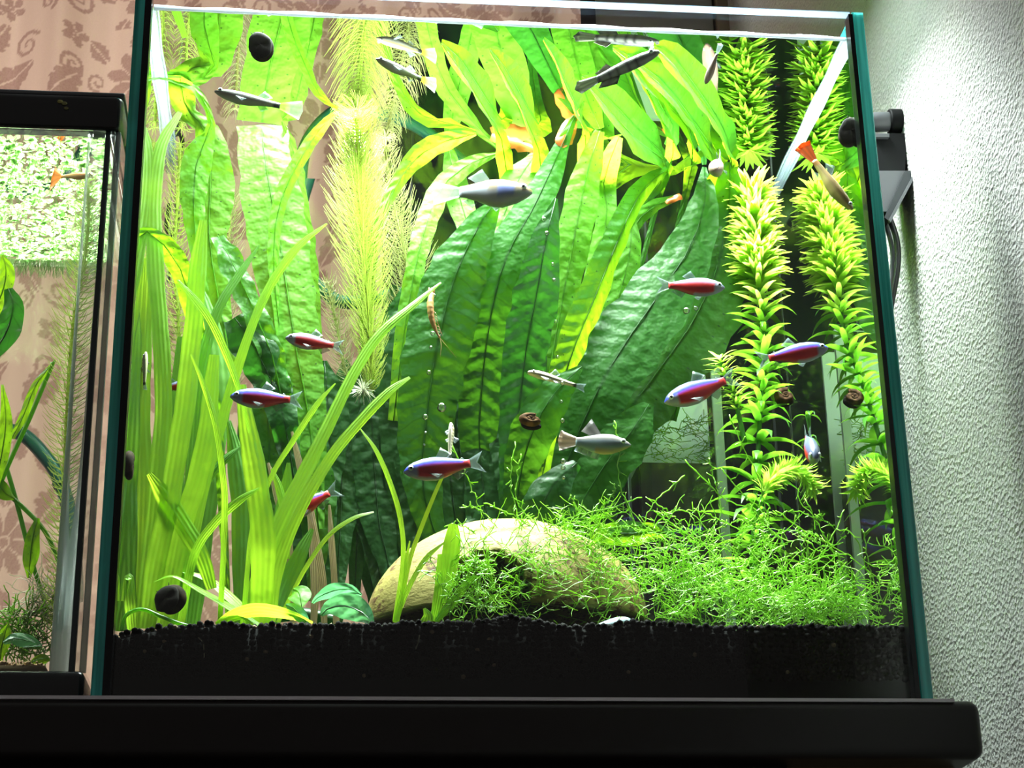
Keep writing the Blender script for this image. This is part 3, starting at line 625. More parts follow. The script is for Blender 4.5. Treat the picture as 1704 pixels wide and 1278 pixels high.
o = mk('root_tuft', B.v, B.f, 'pale_root'); tag(o, 'pale round tuft of roots under the hornwort', 'root tuft', kind='stuff')

# waterweed (whorled stem plant) on the right
def lance(nm, ln, wd, curl, mat):
    n, m = 6, 2; vs, fs, uv = [], [], []
    for i in range(n+1):
        s = i/n; w_ = wd*(math.sin(math.pi*(.12+.88*s)**.75)+.08*(1-s)); x = ln*(s-.25*curl*s**3); z = ln*curl*(.25*s-.75*s*s)
        for j in range(m+1):
            v = j-1; vs.append((x*S, v*w_*.5*S, (z-.12*abs(v)*w_)*S)); uv.append((s*ln, v))
    for i in range(n):
        for j in range(m): q = i*(m+1)+j; fs.append((q, q+1, q+m+2, q+m+1))
    o = mk(nm, vs, fs, mat, None, uv=uv, local=True); me = o.data; bpy.data.objects.remove(o); return me
def waterweed(label, path, zones, seed, group='waterweed stems'):
    """zones: (from, to, spacing, leaves per whorl, length, elevation deg, mesh list)"""
    pts = [tuple(P(*q)) for q in path]; base = Vector(pts[-1]); t = thing('waterweed', label, 'plant', base, group); R = random.Random(seed)
    A = smooth_path(pts, 80); Ls = np.concatenate([[0], np.cumsum(np.linalg.norm(np.diff(A, axis=0), axis=1))])
    v, f = tubegeo(A[::3], np.linspace(.07, .12, len(A[::3])), 7); mk('stem', v, f, 'waterweed', t)
    nl = 0
    for f0, f1, sp, per, ln, el, meshes in zones:
        s = f0*Ls[-1]
        while s < f1*Ls[-1]:
            p = np.array([np.interp(s, Ls, A[:, k]) for k in range(3)]); q = np.array([np.interp(max(0, s-.2), Ls, A[:, k]) for k in range(3)])-np.array([np.interp(s+.2, Ls, A[:, k]) for k in range(3)])
            tt = Vector(q).normalized(); a = tt.cross(Vector((.1, 1, .1))).normalized(); b = tt.cross(a); ph = R.random()*6.28
            for k in range(per):
                th = ph+6.283*k/per+R.uniform(-.15, .15); o = a*math.cos(th)+b*math.sin(th); e = math.radians(el+R.uniform(-12, 12)); x = o*math.cos(e)+tt*math.sin(e)
                tip = Vector(p)+x*ln*1.1
                if tip.x > 14.3 or tip.y > D1-.1: continue
                y = tt.cross(x).normalized(); z = x.cross(y); sc = ln*R.uniform(.85, 1.12)
                lo = bpy.data.objects.new('leaf', R.choice(meshes)); SC.collection.objects.link(lo); lo.parent = t
                mt = Matrix((x, y, z)).transposed().to_4x4() @ Matrix.Diagonal((sc, sc, sc, 1)); mt.translation = (Vector(p)+o*.06-base)*S; lo.matrix_local = mt; nl += 1
            s += sp
    return t, nl
LT = [lance('wl', 1, .155, c_, 'waterweed_tip') for c_ in (.3, .6)]; LG = [lance('wg', 1, .17, c_, 'waterweed') for c_ in (.5, .8, 1.1)]
t1, n1 = waterweed('tall waterweed with a yellow-green bushy top on the right', [(1250, 318, 12.2), (1258, 400, 11.8), (1262, 470, 11.4), (1272, 560, 11), (1268, 640, 10.4), (1262, 740, 10), (1256, 850, 9.8), (1250, 980, 9.6)],
    [(0, .25, .40, 9, 1.75, 18, LT), (.25, .33, .4, 6, 1.5, 20, LT), (.33, .62, .55, 6, 1.7, 18, LG), (.62, 1, .95, 5, 2.4, 12, LG)], 21)
def young_leaves(t, path, f1, n, ln, seed):      # dense little leaves packed in the growing tip
    A = smooth_path([tuple(P(*q)) for q in path], 80); R = random.Random(seed); B = Bag(); UVs = []
    for i in range(n):
        k = R.random()*f1*80; j = int(k); p = A[j]+(A[j+1]-A[j])*(k-j); tt = Vector(A[max(j-2, 0)]-A[j+2]).normalized(); a = tt.cross(Vector((.1, 1, .1))).normalized(); b = tt.cross(a)
        th = R.random()*6.283; o = a*math.cos(th)+b*math.sin(th); e = math.radians(R.uniform(0, 50)); x = o*math.cos(e)+tt*math.sin(e); y = tt.cross(x).normalized(); z = x.cross(y); l = ln*R.uniform(.6, 1.1)
        vs = []
        for q, w_ in ((0, .06), (.35, .09), (.7, .07), (1, .012)):
            c = Vector(p)+x*(l*q)-z*(l*.25*q*q); vs += [c-y*(w_*l), c+y*(w_*l)]
        if max(v.x for v in vs) > 14.3 or max(v.y for v in vs) > D1-.05 or max(v.z for v in vs) > 28.05: continue
        B.add(vs, [(0, 1, 3, 2), (2, 3, 5, 4), (4, 5, 7, 6)])
    o = mk('young_leaves', B.v, B.f, 'waterweed_tip', t); o['kind'] = 'stuff'
young_leaves(t1, [(1250, 318, 12.2), (1258, 400, 11.8), (1262, 470, 11.4), (1272, 560, 11), (1268, 640, 10.4), (1262, 740, 10), (1256, 850, 9.8), (1250, 980, 9.6)], .26, 700, 1.5, 51)
t2, n2 = waterweed('short waterweed shoot bending right with an orange-tinged tip', [(1352, 812, 8.4), (1330, 784, 8.4), (1302, 784, 8.4), (1276, 810, 8.4), (1262, 860, 8.5), (1255, 980, 8.6)],
    [(0, .42, .11, 9, .85, 48, LT), (.42, .7, .4, 5, .9, 25, LG)], 22)
t3, n3 = waterweed('thin bare reed-like waterweed stem by the right glass', [(1342, 690, 11.6), (1352, 740, 11.5), (1366, 800, 11.4), (1372, 880, 11.2), (1376, 980, 11)], [(0, .5, 1.1, 3, .9, 10, LG)], 23)
t4, n4 = waterweed('small yellow waterweed sprig beside the pink fish', [(1198, 596, 9.2), (1206, 620, 9.3), (1222, 660, 9.5), (1240, 740, 9.6)], [(0, .6, .2, 7, .8, 25, LT)], 24)

# anubias and other broad leaves
an = thing('anubias', 'small anubias with blue-green oval leaves left of the coconut shell', 'plant', P(540, 1042, 2.6))
for c_, mt_, tw in (([(602, 990, 2.2, 4), (580, 980, 2.3, 18), (552, 984, 2.4, 24), (530, 994, 2.5, 12), (520, 1004, 2.6, 4)], 'anubias', (30, 30)),
                    ([(622, 1040, 1.6, 4), (604, 1020, 1.8, 34), (574, 1008, 2.0, 44), (548, 1012, 2.2, 24), (534, 1024, 2.4, 6)], 'anubias', (20, 20)),
                    ([(502, 1010, 2.0, 6), (500, 994, 2.2, 36), (496, 984, 2.5, 34), (488, 980, 2.7, 8)], 'fern_young', (0, 0)),
                    ([(476, 1006, 2.6, 4), (488, 1012, 2.6, 20), (502, 1026, 2.6, 22), (514, 1040, 2.6, 6)], 'anubias', (0, 0))):
    leaf(an, c_, mt_, n=14, m=6, ripple=.02, twist=tw)
al = thing('broad_leaf_plant', 'single broad green leaf lying right behind the coconut shell', 'plant', P(1000, 905, 8))
leaf(al, [(1124, 893, 7.0, 4), (1092, 884, 7.2, 26), (1050, 888, 7.4, 42), (1012, 888, 7.7, 36), (985, 900, 8, 8)], 'fern', n=16, m=6, twist=(20, 20))

# moss
def strandgeo(p, d, ln, R, seg=9, wig=.35, r=.026, up=0.):
    q = [np.array(p, dtype=float)]; d = np.array(d, dtype=float); d /= np.linalg.norm(d)
    for i in range(seg):
        d = d+np.array((R.uniform(-1, 1), R.uniform(-.7, .7), R.uniform(-1, 1)+up))*wig; d /= np.linalg.norm(d); n_ = q[-1]+d*ln/seg
        n_[1] = min(max(n_[1], .72), D1-.15); n_[0] = min(max(n_[0], -14.2), 14.2); n_[2] = max(n_[2], 2.6); q.append(n_)
    return np.array(q)
def moss(label, base, blobs, n, seed, strands):
    t = thing('java_moss', label, 'moss', P(*base), 'java moss clumps'); R = random.Random(seed); B = Bag()
    for i in range(n):
        x0, y0, x1, y1, Y0, Y1, lean = R.choice(blobs); p = P(R.uniform(x0, x1), R.uniform(y0, y1), R.uniform(Y0, Y1))
        q = strandgeo(p, (R.uniform(-1, 1)+lean, R.uniform(-.8, .3), R.uniform(-.6, .8)), R.uniform(.7, 1.9), R, 7, .42)
        vv, ff = tubegeo(q, np.linspace(.02, .015, len(q)), 3, False); B.add(vv, ff)
        for k in range(3):
            j = R.randrange(2, 7); q2 = strandgeo(q[j], (R.uniform(-1, 1), R.uniform(-.6, .4), R.uniform(-.8, .8)), R.uniform(.2, .5), R, 3, .3)
            vv, ff = tubegeo(q2, [.017, .017, .017, .012], 3, False); B.add(vv, ff)
    o = mk('moss_mat', B.v, B.f, 'moss', t); o['kind'] = 'stuff'
    for st_ in strands:
        Bs = Bag(); A = smooth_path([tuple(P(*q)) for q in st_], 22)
        A[1:-1] += np.random.uniform(-.05, .05, (len(A)-2, 3)); vv, ff = tubegeo(A, np.linspace(.022, .03, len(A)), 4); Bs.add(vv, ff)
        for k in range(9):
            j = R.randrange(1, 21); q2 = strandgeo(A[j], (R.uniform(-1, 1), R.uniform(-.4, .2), R.uniform(-.6, .9)), R.uniform(.12, .4), R, 3, .25); vv, ff = tubegeo(q2, [.022, .022, .02, .02], 3); Bs.add(vv, ff)
        mk('strand', Bs.v, Bs.f, 'moss', t)
moss('fine stringy moss spreading over the coconut shell', (900, 1040, 3.2),
     [(740, 920, 960, 1035, 1.6, 2.6, -.2), (780, 880, 1020, 1000, 2.2, 3.4, .2), (860, 900, 1060, 1035, 1.8, 3.0, .2), (900, 860, 1010, 930, 3.2, 5, .3), (730, 940, 830, 1020, 1.2, 2, 0)], 430, 31,
     [[(893, 880, 3.5), (862, 860, 3.4), (850, 800, 3.3), (857, 735, 3.3)], [(888, 870, 3.6), (858, 830, 3.5), (862, 790, 3.5), (867, 755, 3.5)],
      [(905, 885, 3.2), (950, 860, 3.2), (1000, 850, 3.2), (1068, 828, 3.2)], [(930, 880, 3.4), (985, 865, 3.4), (1020, 858, 3.4), (1046, 848, 3.3)],
      [(1000, 850, 3.4), (1020, 820, 3.4), (1022, 805, 3.4)], [(805, 862, 3.6), (780, 800, 3.8), (752, 740, 4)], [(830, 880, 3.4), (800, 850, 3.5), (770, 840, 3.5)],
      [(880, 872, 3.3), (840, 850, 3.3), (805, 838, 3.3)], [(960, 850, 3.5), (952, 830, 3.5), (950, 822, 3.5)], [(790, 885, 3), (760, 872, 3), (740, 878, 3)], [(1010, 880, 3), (1040, 876, 3), (1070, 874, 3)],
      [(940, 870, 3), (980, 880, 3), (1020, 878, 3)], [(1060, 880, 3.2), (1030, 800, 3.2), (1030, 740, 3.4), (1022, 700, 3.6)]])
R = random.Random(77); extra = []
for i in range(16):
    x = R.uniform(1060, 1450); y = R.uniform(880, 1000); dx = R.uniform(-90, 90); dy = R.uniform(-110, -20); Y = R.uniform(2, 7)
    extra.append([(x, y, Y), (x+dx*.3+R.uniform(-12, 12), y+dy*.5, Y), (x+dx, y+dy, Y)])
moss('bushy stringy moss mound on the soil in the right corner', (1260, 1040, 3.2),
     [(1060, 940, 1300, 1038, 1.4, 5, 0), (1150, 960, 1440, 1036, 1.2, 4, .1), (1060, 880, 1200, 980, 2.5, 6, 0), (1060, 960, 1300, 1036, 1.4, 5, 0), (1180, 880, 1360, 1000, 3, 7, .2), (1200, 980, 1440, 1036, 1.2, 4, .1), (1300, 990, 1440, 1036, 1.0, 3, .1)], 780, 32,
     [[(1300, 900, 4), (1250, 850, 4), (1200, 826, 4), (1140, 765, 4)], [(1280, 870, 4.2), (1260, 790, 4.2), (1230, 730, 4.2), (1214, 690, 4.2)], [(1200, 850, 4), (1190, 800, 4), (1180, 762, 4)],
      [(1480, 1020, 3), (1440, 940, 3), (1420, 890, 3), (1392, 880, 3.2)], [(1260, 990, 3), (1330, 945, 3), (1380, 925, 3), (1412, 922, 3)], [(1250, 950, 3), (1310, 950, 3), (1360, 940, 3)],
      [(1330, 980, 4), (1380, 900, 4), (1405, 848, 4)], [(1440, 1000, 4), (1370, 890, 4), (1340, 830, 4)], [(1290, 860, 3.6), (1320, 850, 3.6), (1370, 866, 3.6)], [(1230, 880, 3.6), (1160, 850, 3.6), (1096, 855, 3.6)],
      [(1200, 920, 3.2), (1130, 880, 3.2), (1088, 850, 3.2)], [(1450, 990, 2.4), (1445, 930, 2.4), (1435, 880, 2.4)], [(1490, 1000, 2.6), (1488, 950, 2.6), (1492, 900, 2.6)], [(1480, 980, 3.4), (1420, 930, 3.4), (1350, 890, 3.4), (1290, 850, 3.4)],
      [(1300, 970, 2.4), (1240, 945, 2.4), (1180, 930, 2.4)], [(1370, 1000, 2.4), (1400, 960, 2.4), (1395, 920, 2.4)], [(1270, 850, 4), (1230, 815, 4), (1200, 780, 4)]]+extra)

# ------------------------------------------------------------------ fish
def fish(name, label, head, tail, prof, colfn, fins, eye, cat='fish', roll=0., bend=0., group='fish in the big tank', eyecol='eye_white'):
    """local frame: nose at +x, length 1 incl. tail fin, z up. prof: (s, up, down, halfwidth)"""
    a, b = P(*head), P(*tail); ax = a-b; L = ax.length; ax.normalize()
    side = Vector((0, 0, 1)).cross(ax)
    side = side.normalized() if side.length > .05 else Vector((1, 0, 0)); up = ax.cross(side)
    rm = Matrix.Rotation(roll, 3, ax); side = rm @ side; up = rm @ up
    t = thing(name, label, cat, (0, 0, 0), group)
    m = Matrix((ax, side, up)).transposed().to_4x4() @ Matrix.Diagonal((L*S, L*S, L*S, 1)); m.translation = (a+b)*.5*S; t.matrix_world = m
    pr = np.array(prof); ns, nr = 22, 16; vs, fs, cs = [], [], []
    off = lambda s: bend*(max(0, s-.3)**2)
    for i in range(ns+1):
        s = pr[0, 0]+(pr[-1, 0]-pr[0, 0])*(i/ns)**.9; u_, d_, w_ = (np.interp(s, pr[:, 0], pr[:, k]) for k in (1, 2, 3))
        for k in range(nr):
            th = 2*math.pi*k/nr; zz = math.sin(th); z = zz*(u_ if zz > 0 else d_); y = math.cos(th)*w_
            vs.append((.5-s, y+off(s), z)); cs.append(colfn(s, zz))
    for i in range(ns):
        for k in range(nr):
            k2 = (k+1) % nr; fs.append((i*nr+k, i*nr+k2, (i+1)*nr+k2, (i+1)*nr+k))
    fs.append(tuple(range(nr-1, -1, -1))); fs.append(tuple(ns*nr+k for k in range(nr)))
    mk('body', vs, fs, 'fish_skin', t, col=cs, local=True)
    for fn in fins:
        nm, poly, col, mat = fn[:4]; yo = fn[4] if len(fn) > 4 else 0; sp = fn[5] if len(fn) > 5 else 0
        # fan of quads between the root edge and the outer edge, 3 mm-scale thickness
        n_ = len(poly)//2; rootp, outp = poly[:n_], poly[n_:][::-1]; rows = 4; v2, f2, c2 = [], [], []
        for sg in (1, -1):
            for r_ in range(rows+1):
                for q in range(n_):
                    k = r_/rows; x = rootp[q][0]*(1-k)+outp[q][0]*k; z = rootp[q][1]*(1-k)+outp[q][1]*k
                    yy = yo+sp*k+off(.5-x)+.006*math.sin(q*2.2+k*3)*k+sg*.0025; v2.append((x, yy, z)); fac = .75+.35*(q % 2); c2.append(tuple(min(1, v*fac) for v in (col(k) if callable(col) else col)))
        H_ = (rows+1)*n_
        for sg in (0, 1):
            for r_ in range(rows):
                for q in range(n_-1): o_ = sg*H_+r_*n_+q; f2.append((o_, o_+1, o_+n_+1, o_+n_))
        for r_ in range(rows):
            for q in (0, n_-1): o_ = r_*n_+q; f2.append((o_, o_+n_, o_+n_+H_, o_+H_))
        for q in range(n_-1): o_ = rows*n_+q; f2.append((o_, o_+1, o_+1+H_, o_+H_))
        mk(nm, v2, f2, mat, t, col=c2, local=True)
    es, ez, er, ey = eye
    for sg in (1, -1):
        v, f = ellip((.5-es, sg*ey, ez), er, er*.5, er, 12, 8); e = mk('eye', v, f, eyecol, t, local=True)
        v, f = ellip((.5-es, sg*(ey+er*.28), ez), er*.55, er*.35, er*.55, 10, 6); mk('pupil', v, f, 'pupil', e, local=True)
    return t
def caudal(s0, h0, s1, h1, fork=.0, n=7):
    root, out = [], []
    for i in range(n):
        k = i/(n-1)*2-1; root.append((.5-s0, h0*k)); out.append((.5-(s1-fork*(1-abs(k))), h1*k))
    return root+out[::-1]
def dors(s0, s1, z0, z1, hh, sweep, sgn=1, n=5, back=.4):
    root, out = [], []
    for i in range(n):
        k = i/(n-1); root.append((.5-(s0+(s1-s0)*k), sgn*(z0+(z1-z0)*k-.01))); out.append((.5-(s0+(s1-s0)*k+sweep), sgn*(z0+(z1-z0)*k+hh*(1-(1-back)*k))))
    return root+out[::-1]
CLR = (.20, .26, .26)
TP0 = [(0, .012, .012, .012), (.04, .05, .045, .04), (.12, .09, .085, .07), (.25, .118, .125, .085), (.38, .125, .135, .085), (.52, .105, .11, .07), (.65, .075, .07, .045), (.76, .05, .045, .026), (.82, .048, .045, .018)]
TP = [(s_, u_*1.14, d_*1.16, w_) for s_, u_, d_, w_ in TP0]
def tetra_col(bright=1., blue=1.):
    def f(s, z):
        if z > .8: return (.03, .045, .10)
        if z > .12:
            b_ = (.02, .04, .62) if blue > .5 else (.10, .11, .20)
            return b_ if s < .72 else (.42, .02, .025)
        if z > -.75 and s > .14: return (.50*bright, .014, .014)
        return (.32, .32, .36) if s < .45 else (.42, .06, .05)
    return f
def tetra(label, head, tail, blue=1., roll=0., bend=0., tailc=CLR):
    fins = [('tail_fin', caudal(.80, .045, 1., .14, .09), tailc, 'fin'), ('dorsal_fin', dors(.40, .52, .12, .10, .13, .10), CLR, 'fin'),
            ('anal_fin', dors(.55, .70, .09, .055, .10, .08, -1), CLR, 'fin'), ('pectoral_fin', dors(.27, .33, .08, .09, .08, .10, -1), CLR, 'fin', .07, .05), ('adipose_fin', dors(.70, .73, .06, .055, .03, .03), CLR, 'fin')]
    return fish('cardinal_tetra', label, head, tail, TP, tetra_col(1, blue), fins, (.085, .025, .036, .052), 'fish', roll, bend, 'cardinal tetras', 'eye_white')
tetra('red and blue tetra facing left before the dotted fern leaf', (475, 562, 4.2), (572, 578, 4.6), .3)
tetra('red tetra half hidden behind an upright blade at the far left', (318, 638, 4.6), (262, 648, 4.4), .2)
tetra('blue-striped red tetra facing left among the grass blades', (383, 660, 2.2), (504, 666, 2.6))
tetra('dark red tetra nosing down behind the leaning grass blades', (463, 862, 5.2), (566, 812, 5.2), .9)
tetra('large vivid tetra facing left above the coconut shell', (672, 786, 1.7), (806, 768, 2.0))
tetra('red tetra with a clear tail facing right on the big fern leaf', (1206, 479, 5.0), (1092, 474, 5.2), .2)
tetra('blue and red tetra facing right before the waterweed', (1378, 579, 2.4), (1258, 600, 2.8))
tetra('red tetra tilted nose-down beside the white container', (1106, 670, 5.4), (1228, 626, 5.6))
tetra('tiny red tetra seen end-on by the right glass', (1358, 764, 2.0), (1338, 724, 4.6), .2)

# gourami
GP = [(0, .01, .01, .01), (.05, .05, .05, .035), (.14, .10, .10, .06), (.26, .14, .15, .075), (.40, .14, .165, .07), (.55, .11, .14, .05), (.68, .075, .09, .03), (.78, .06, .065, .018)]
fish('gourami', 'silvery blue gourami with a round tail facing right above the moss', (1050, 741, 3.2), (932, 733, 3.6), GP,
     lambda s, z: (.16, .15, .14) if z > .3 else ((.26, .34, .40) if z > -.5 or s > .5 else (.38, .28, .18)),
     [('tail_fin', caudal(.76, .06, 1., .15, -.03), (.62, .50, .40), 'fin_solid'), ('dorsal_fin', dors(.42, .55, .13, .10, .22, .16, 1, 5, .25), (.50, .48, .48), 'fin_solid'), ('anal_fin', dors(.42, .76, .15, .07, .10, .03, -1, 6, .7), (.45, .55, .62), 'fin'), ('pectoral_fin', dors(.30, .35, .02, .03, .1, .12, -1), CLR, 'fin', .07, .06)],
     (.11, .04, .034, .055), roll=.05)
PL0 = [(0, .015, .012, .012), (.05, .05, .05, .045), (.15, .085, .10, .08), (.30, .11, .145, .10), (.42, .11, .135, .09), (.55, .085, .09, .06), (.68, .06, .055, .03), (.74, .055, .05, .02)]
PL = [(s_, u_*1.2, d_*1.2, w_*1.1) for s_, u_, d_, w_ in PL0]
fish('livebearer_fish', 'plump silvery brown fish facing right just under the surface', (886, 320, 6.2), (722, 318, 6.8), PL,
     lambda s, z: (.11, .065, .025) if z > .35 else ((.12, .14, .36) if .18 < s < .34 and z > -.5 else (.26, .27, .32) if z < -.2 or s > .45 else (.20, .15, .10)),
     [('tail_fin', caudal(.73, .05, 1., .13, -.02), (.40, .46, .42), 'fin'), ('dorsal_fin', dors(.42, .56, .12, .10, .14, .10), (.36, .42, .44), 'fin'), ('anal_fin', dors(.52, .62, .09, .07, .09, .08, -1), CLR, 'fin'), ('pectoral_fin', dors(.25, .3, .03, .04, .12, .12, -1), CLR, 'fin', .09, .06)],
     (.09, .035, .034, .058), bend=.1)
GY = [(0, .012, .010, .012), (.04, .035, .035, .035), (.14, .055, .07, .055), (.28, .062, .095, .062), (.42, .058, .085, .055), (.56, .045, .05, .035), (.70, .036, .036, .02), (.76, .036, .036, .016)]
def guppy(name, label, head, tail, tailc, col, mat='fin', roll=0., bend=0., span=.13, prof=GY):
    return fish(name, label, head, tail, prof, col, [('tail_fin', caudal(.75, .036, 1., span, -.03), tailc, mat), ('dorsal_fin', dors(.48, .58, .055, .045, .09, .08), CLR, 'fin'), ('anal_fin', dors(.5, .58, .06, .05, .07, .06, -1), CLR, 'fin'), ('pectoral_fin', dors(.22, .27, .02, .03, .08, .10, -1), CLR, 'fin', .05, .06)], (.06, .02, .024, .036), 'fish', roll, bend, 'guppies', 'eye_white')
def stripe(back, mid, belly, ped=(.01, .01, .01)):
    def f(s, z):
        if s > .69: return ped
        if z > .45: return back
        if z > .0: return mid
        return belly
    return f
guppy('guppy', 'slim guppy with a dark side stripe facing left near the snail', (357, 152, 3.4), (500, 184, 3.8), lambda k: (.40, .32, .08) if k < .4 else (.32, .36, .28), stripe((.20, .12, .03), (.02, .015, .01), (.30, .30, .28)))
guppy('guppy', 'slim guppy with a yellow-ringed tail hugging the surface near the hornwort', (626, 98, 2.85), (724, 142, 4.4), lambda k: (.60, .40, .02) if k < .5 else (.30, .32, .24), stripe((.13, .08, .03), (.08, .06, .03), (.28, .27, .25)))
guppy('guppy', 'orange-tailed guppy diving head-down beside the right glass', (1418, 349, 1.3), (1335, 242, 1.9), lambda k: (.75, .20, .03), stripe((.25, .15, .03), (.30, .20, .06), (.52, .42, .12), (.42, .18, .03)), 'fin_solid', span=.10)
KL = [(0, .02, .02, .02), (.06, .05, .045, .045), (.2, .072, .07, .06), (.4, .075, .075, .06), (.6, .06, .06, .045), (.78, .045, .045, .025)]
fish('striped_fish', 'dark grey fish with black bars resting under the surface', (1097, 86, 1.75), (964, 146, 3.2), KL,
     lambda s, z: (.008, .008, .008) if (s > .2 and (s*8.2) % 1 < .30) or z > .85 else (.09, .09, .08),
     [('tail_fin', caudal(.77, .045, 1., .08, -.06), (.16, .18, .12), 'fin_solid'), ('dorsal_fin', dors(.55, .72, .06, .045, .07, .06), (.15, .15, .12), 'fin_solid'), ('anal_fin', dors(.5, .72, .06, .045, .09, .08, -1, 5, .7), (.12, .12, .10), 'fin_solid')], (.08, .03, .026, .046), roll=.2, group='surface fish', eyecol='eye_white')
PK = stripe((.24, .15, .12), (.28, .18, .15), (.34, .25, .22), (.26, .17, .15))
guppy('guppy', 'pale pink fish heading down-left at the surface by the waterweed', (1174, 140, 1.9), (1199, 74, .95), CLR, PK, prof=[(s, u*1.4, d*1.2, w_*1.5) for s, u, d, w_ in GY])
guppy('guppy', 'pale pink fish seen end-on where the big leaf meets the surface', (1188, 284, 6.4), (1200, 266, 9.4), (.7, .85, .82), PK, prof=[(s, u*1.4, d*1.2, w_*1.4) for s, u, d, w_ in GY])
OT = [(0, .03, .015, .03), (.06, .06, .035, .055), (.18, .085, .05, .07), (.32, .085, .05, .065), (.5, .065, .045, .045), (.7, .045, .035, .025), (.84, .04, .03, .014)]
def oto(label, head, tail, **k):
    return fish('otocinclus', label, head, tail, OT, lambda s, z: (.02, .018, .012) if (-.1 < z < .35 or s > .80) else ((.20, .17, .08) if z > .6 and (s*14) % 1 < .6 else (.60, .55, .38)),
        [('tail_fin', caudal(.83, .035, 1., .08, .03), CLR, 'fin'), ('dorsal_fin', dors(.36, .46, .08, .065, .12, .08), CLR, 'fin'), ('pectoral_fin', dors(.2, .28, .03, .03, .08, .12, -1), CLR, 'fin', .06, .08), ('pelvic_fin', dors(.42, .48, .04, .04, .06, .08, -1), CLR, 'fin', .04, .05)], (.09, .04, .022, .05), group='algae-eating catfish', **k)
oto('striped little catfish with a black tail spot resting on the dark fern', (878, 620, 4.9), (974, 646, 5.0))
oto('little catfish seen belly-on with spread fins above the vivid tetra', (750, 704, 3.6), (748, 768, 3.2), roll=1.57)
oto('olive catfish clinging behind a blade by the left glass', (243, 586, 4.6), (240, 650, 4.6), roll=1.2)
oto('small brown and white catfish by the right glass', (1448, 660, 4.6), (1424, 620, 5.4), roll=.6)

# shrimp
def shrimp():
    pts = [P(718, 488, 5.5), P(716, 508, 5.4), P(719, 532, 5.4), P(726, 552, 5.4), P(732, 562, 5.4)]
    t = thing('shrimp', 'brown shrimp climbing head-down on the dark fern leaf', 'shrimp', pts[2]); A = smooth_path([tuple(p) for p in pts], 28)
    r = [.045+.10*math.sin(math.pi*min(1, .15+.95*i/28))*(1+.10*math.sin(i*2.2)) for i in range(29)]; v, f = tubegeo(A, r, 10); mk('body', v, f, 'shrimp', t)
    for k in range(7):
        i = 12+k*2; p = A[i]; q = [p, p+np.array((.18, -.08, -.05)), p+np.array((.26, -.1, -.22))]; v, f = tubegeo(q, [.014, .012, .008], 4); mk('leg', v, f, 'shrimp', t)
    for sx in (-.1, .12):
        q = smooth_path([tuple(A[-1]), tuple(A[-1]+np.array((sx+.15, -.1, -.4))), tuple(A[-1]+np.array((sx*3+.3, -.1, -.9)))], 8); v, f = tubegeo(q, .008, 3); mk('antenna', v, f, 'shrimp', t)
    for sx in (-.14, 0, .14):
        v, f = ellip(A[0]+np.array((sx*.7, 0, .12)), .05, .02, .14, 8, 6); mk('tail_fan_plate', v, f, 'shrimp', t)
    for sx in (-.06, .06):
        v, f = ellip(A[-2]+np.array((sx, -.1, 0)), .025, .025, .025, 8, 6); mk('eye', v, f, 'pupil', t)
shrimp()

# snails
def snail(label, c, w_, h_, normal, foot=True, seed=0, shellc=(.02, .014, .008), tilt=0.):
    """coiled shell on a foot; normal = direction from shell towards the glass or leaf it sits on"""
    c = P(*c); t = thing('snail', label, 'snail', c, 'dark snails'); nrm = Vector(normal).normalized()
    a = Vector((0, 0, 1)).cross(nrm); a = a.normalized() if a.length > .1 else Vector((1, 0, 0)); b = nrm.cross(a); R = random.Random(seed)
    if tilt: rm = Matrix.Rotation(tilt, 3, nrm); a = rm @ a; b = rm @ b
    rx, rz = cm(w_/2, c), cm(h_/2, c); B = Bag(); cs = []
    q, rad = [], []
    for i in range(70):
        k = i/69; th = k*4.6*math.pi; rr = .04+.60*k**1.3; q.append((rr*math.cos(th), rr*math.sin(th), -.10-.42*(1-k)**1.2)); rad.append(.05+.40*k**1.25)
    v, f = tubegeo(q, rad, 12)
    vs = [c+a*(x*rx)+b*(y*rz)+nrm*(z*rx) for x, y, z in v]; cs = []
    for i in range(len(vs)): g = .6+.8*(math.sin(i//12*1.1) > .2); cs.append(tuple(min(1, s_*g) for s_ in shellc))
    mk('shell', vs, f, 'snail_shell', t, col=cs)
    if foot:
        vs, fs = ellip((0, 0, 0), .78, .86, .22, 20, 8); vs = [c+a*((x+.04*math.sin(y*7))*rx)+b*(y*rz)+nrm*((z+.34-.10*math.exp(-(y+.1)**2*60))*rx) for x, y, z in vs]; mk('foot', vs, fs, 'snail_foot', t)
        for sg in (-.3, .3):
            v, f = tubegeo([c+a*(sg*rx)+b*(.7*rz)+nrm*(.2*rx), c+a*(sg*1.4*rx)+b*(1.0*rz)+nrm*(.2*rx)], [.03, .01], 5); mk('tentacle', v, f, 'snail_foot', t)
snail('black-brown snail stuck to the front glass at upper left', (433, 80, 1.0), 50, 60, (0, -1, 0), seed=1, tilt=.2)
snail('dark snail on the glass at upper right beside the tank edge', (1412, 222, 1.1), 46, 60, (0, -1, 0), seed=2, tilt=-.3)
snail('thick grey-faced black snail low on the glass at left above the soil', (283, 1000, 1.5), 62, 56, (-.55, -1, .1), seed=3, tilt=.5)
snail('black snail edge-on against the left glass', (212, 778, 1.6), 40, 56, (-1, 0, 0), seed=4)
snail('dark brown snail half hidden behind the waterweed stem', (1306, 662, 9.6), 40, 34, (0, 1, -.2), foot=True, seed=5, shellc=(.05, .025, .012))
snail('brown snail on a shaded fern leaf above the moss', (884, 702, 4.9), 46, 26, (0, 1, -.3), foot=True, seed=6, shellc=(.06, .03, .012), tilt=.2)

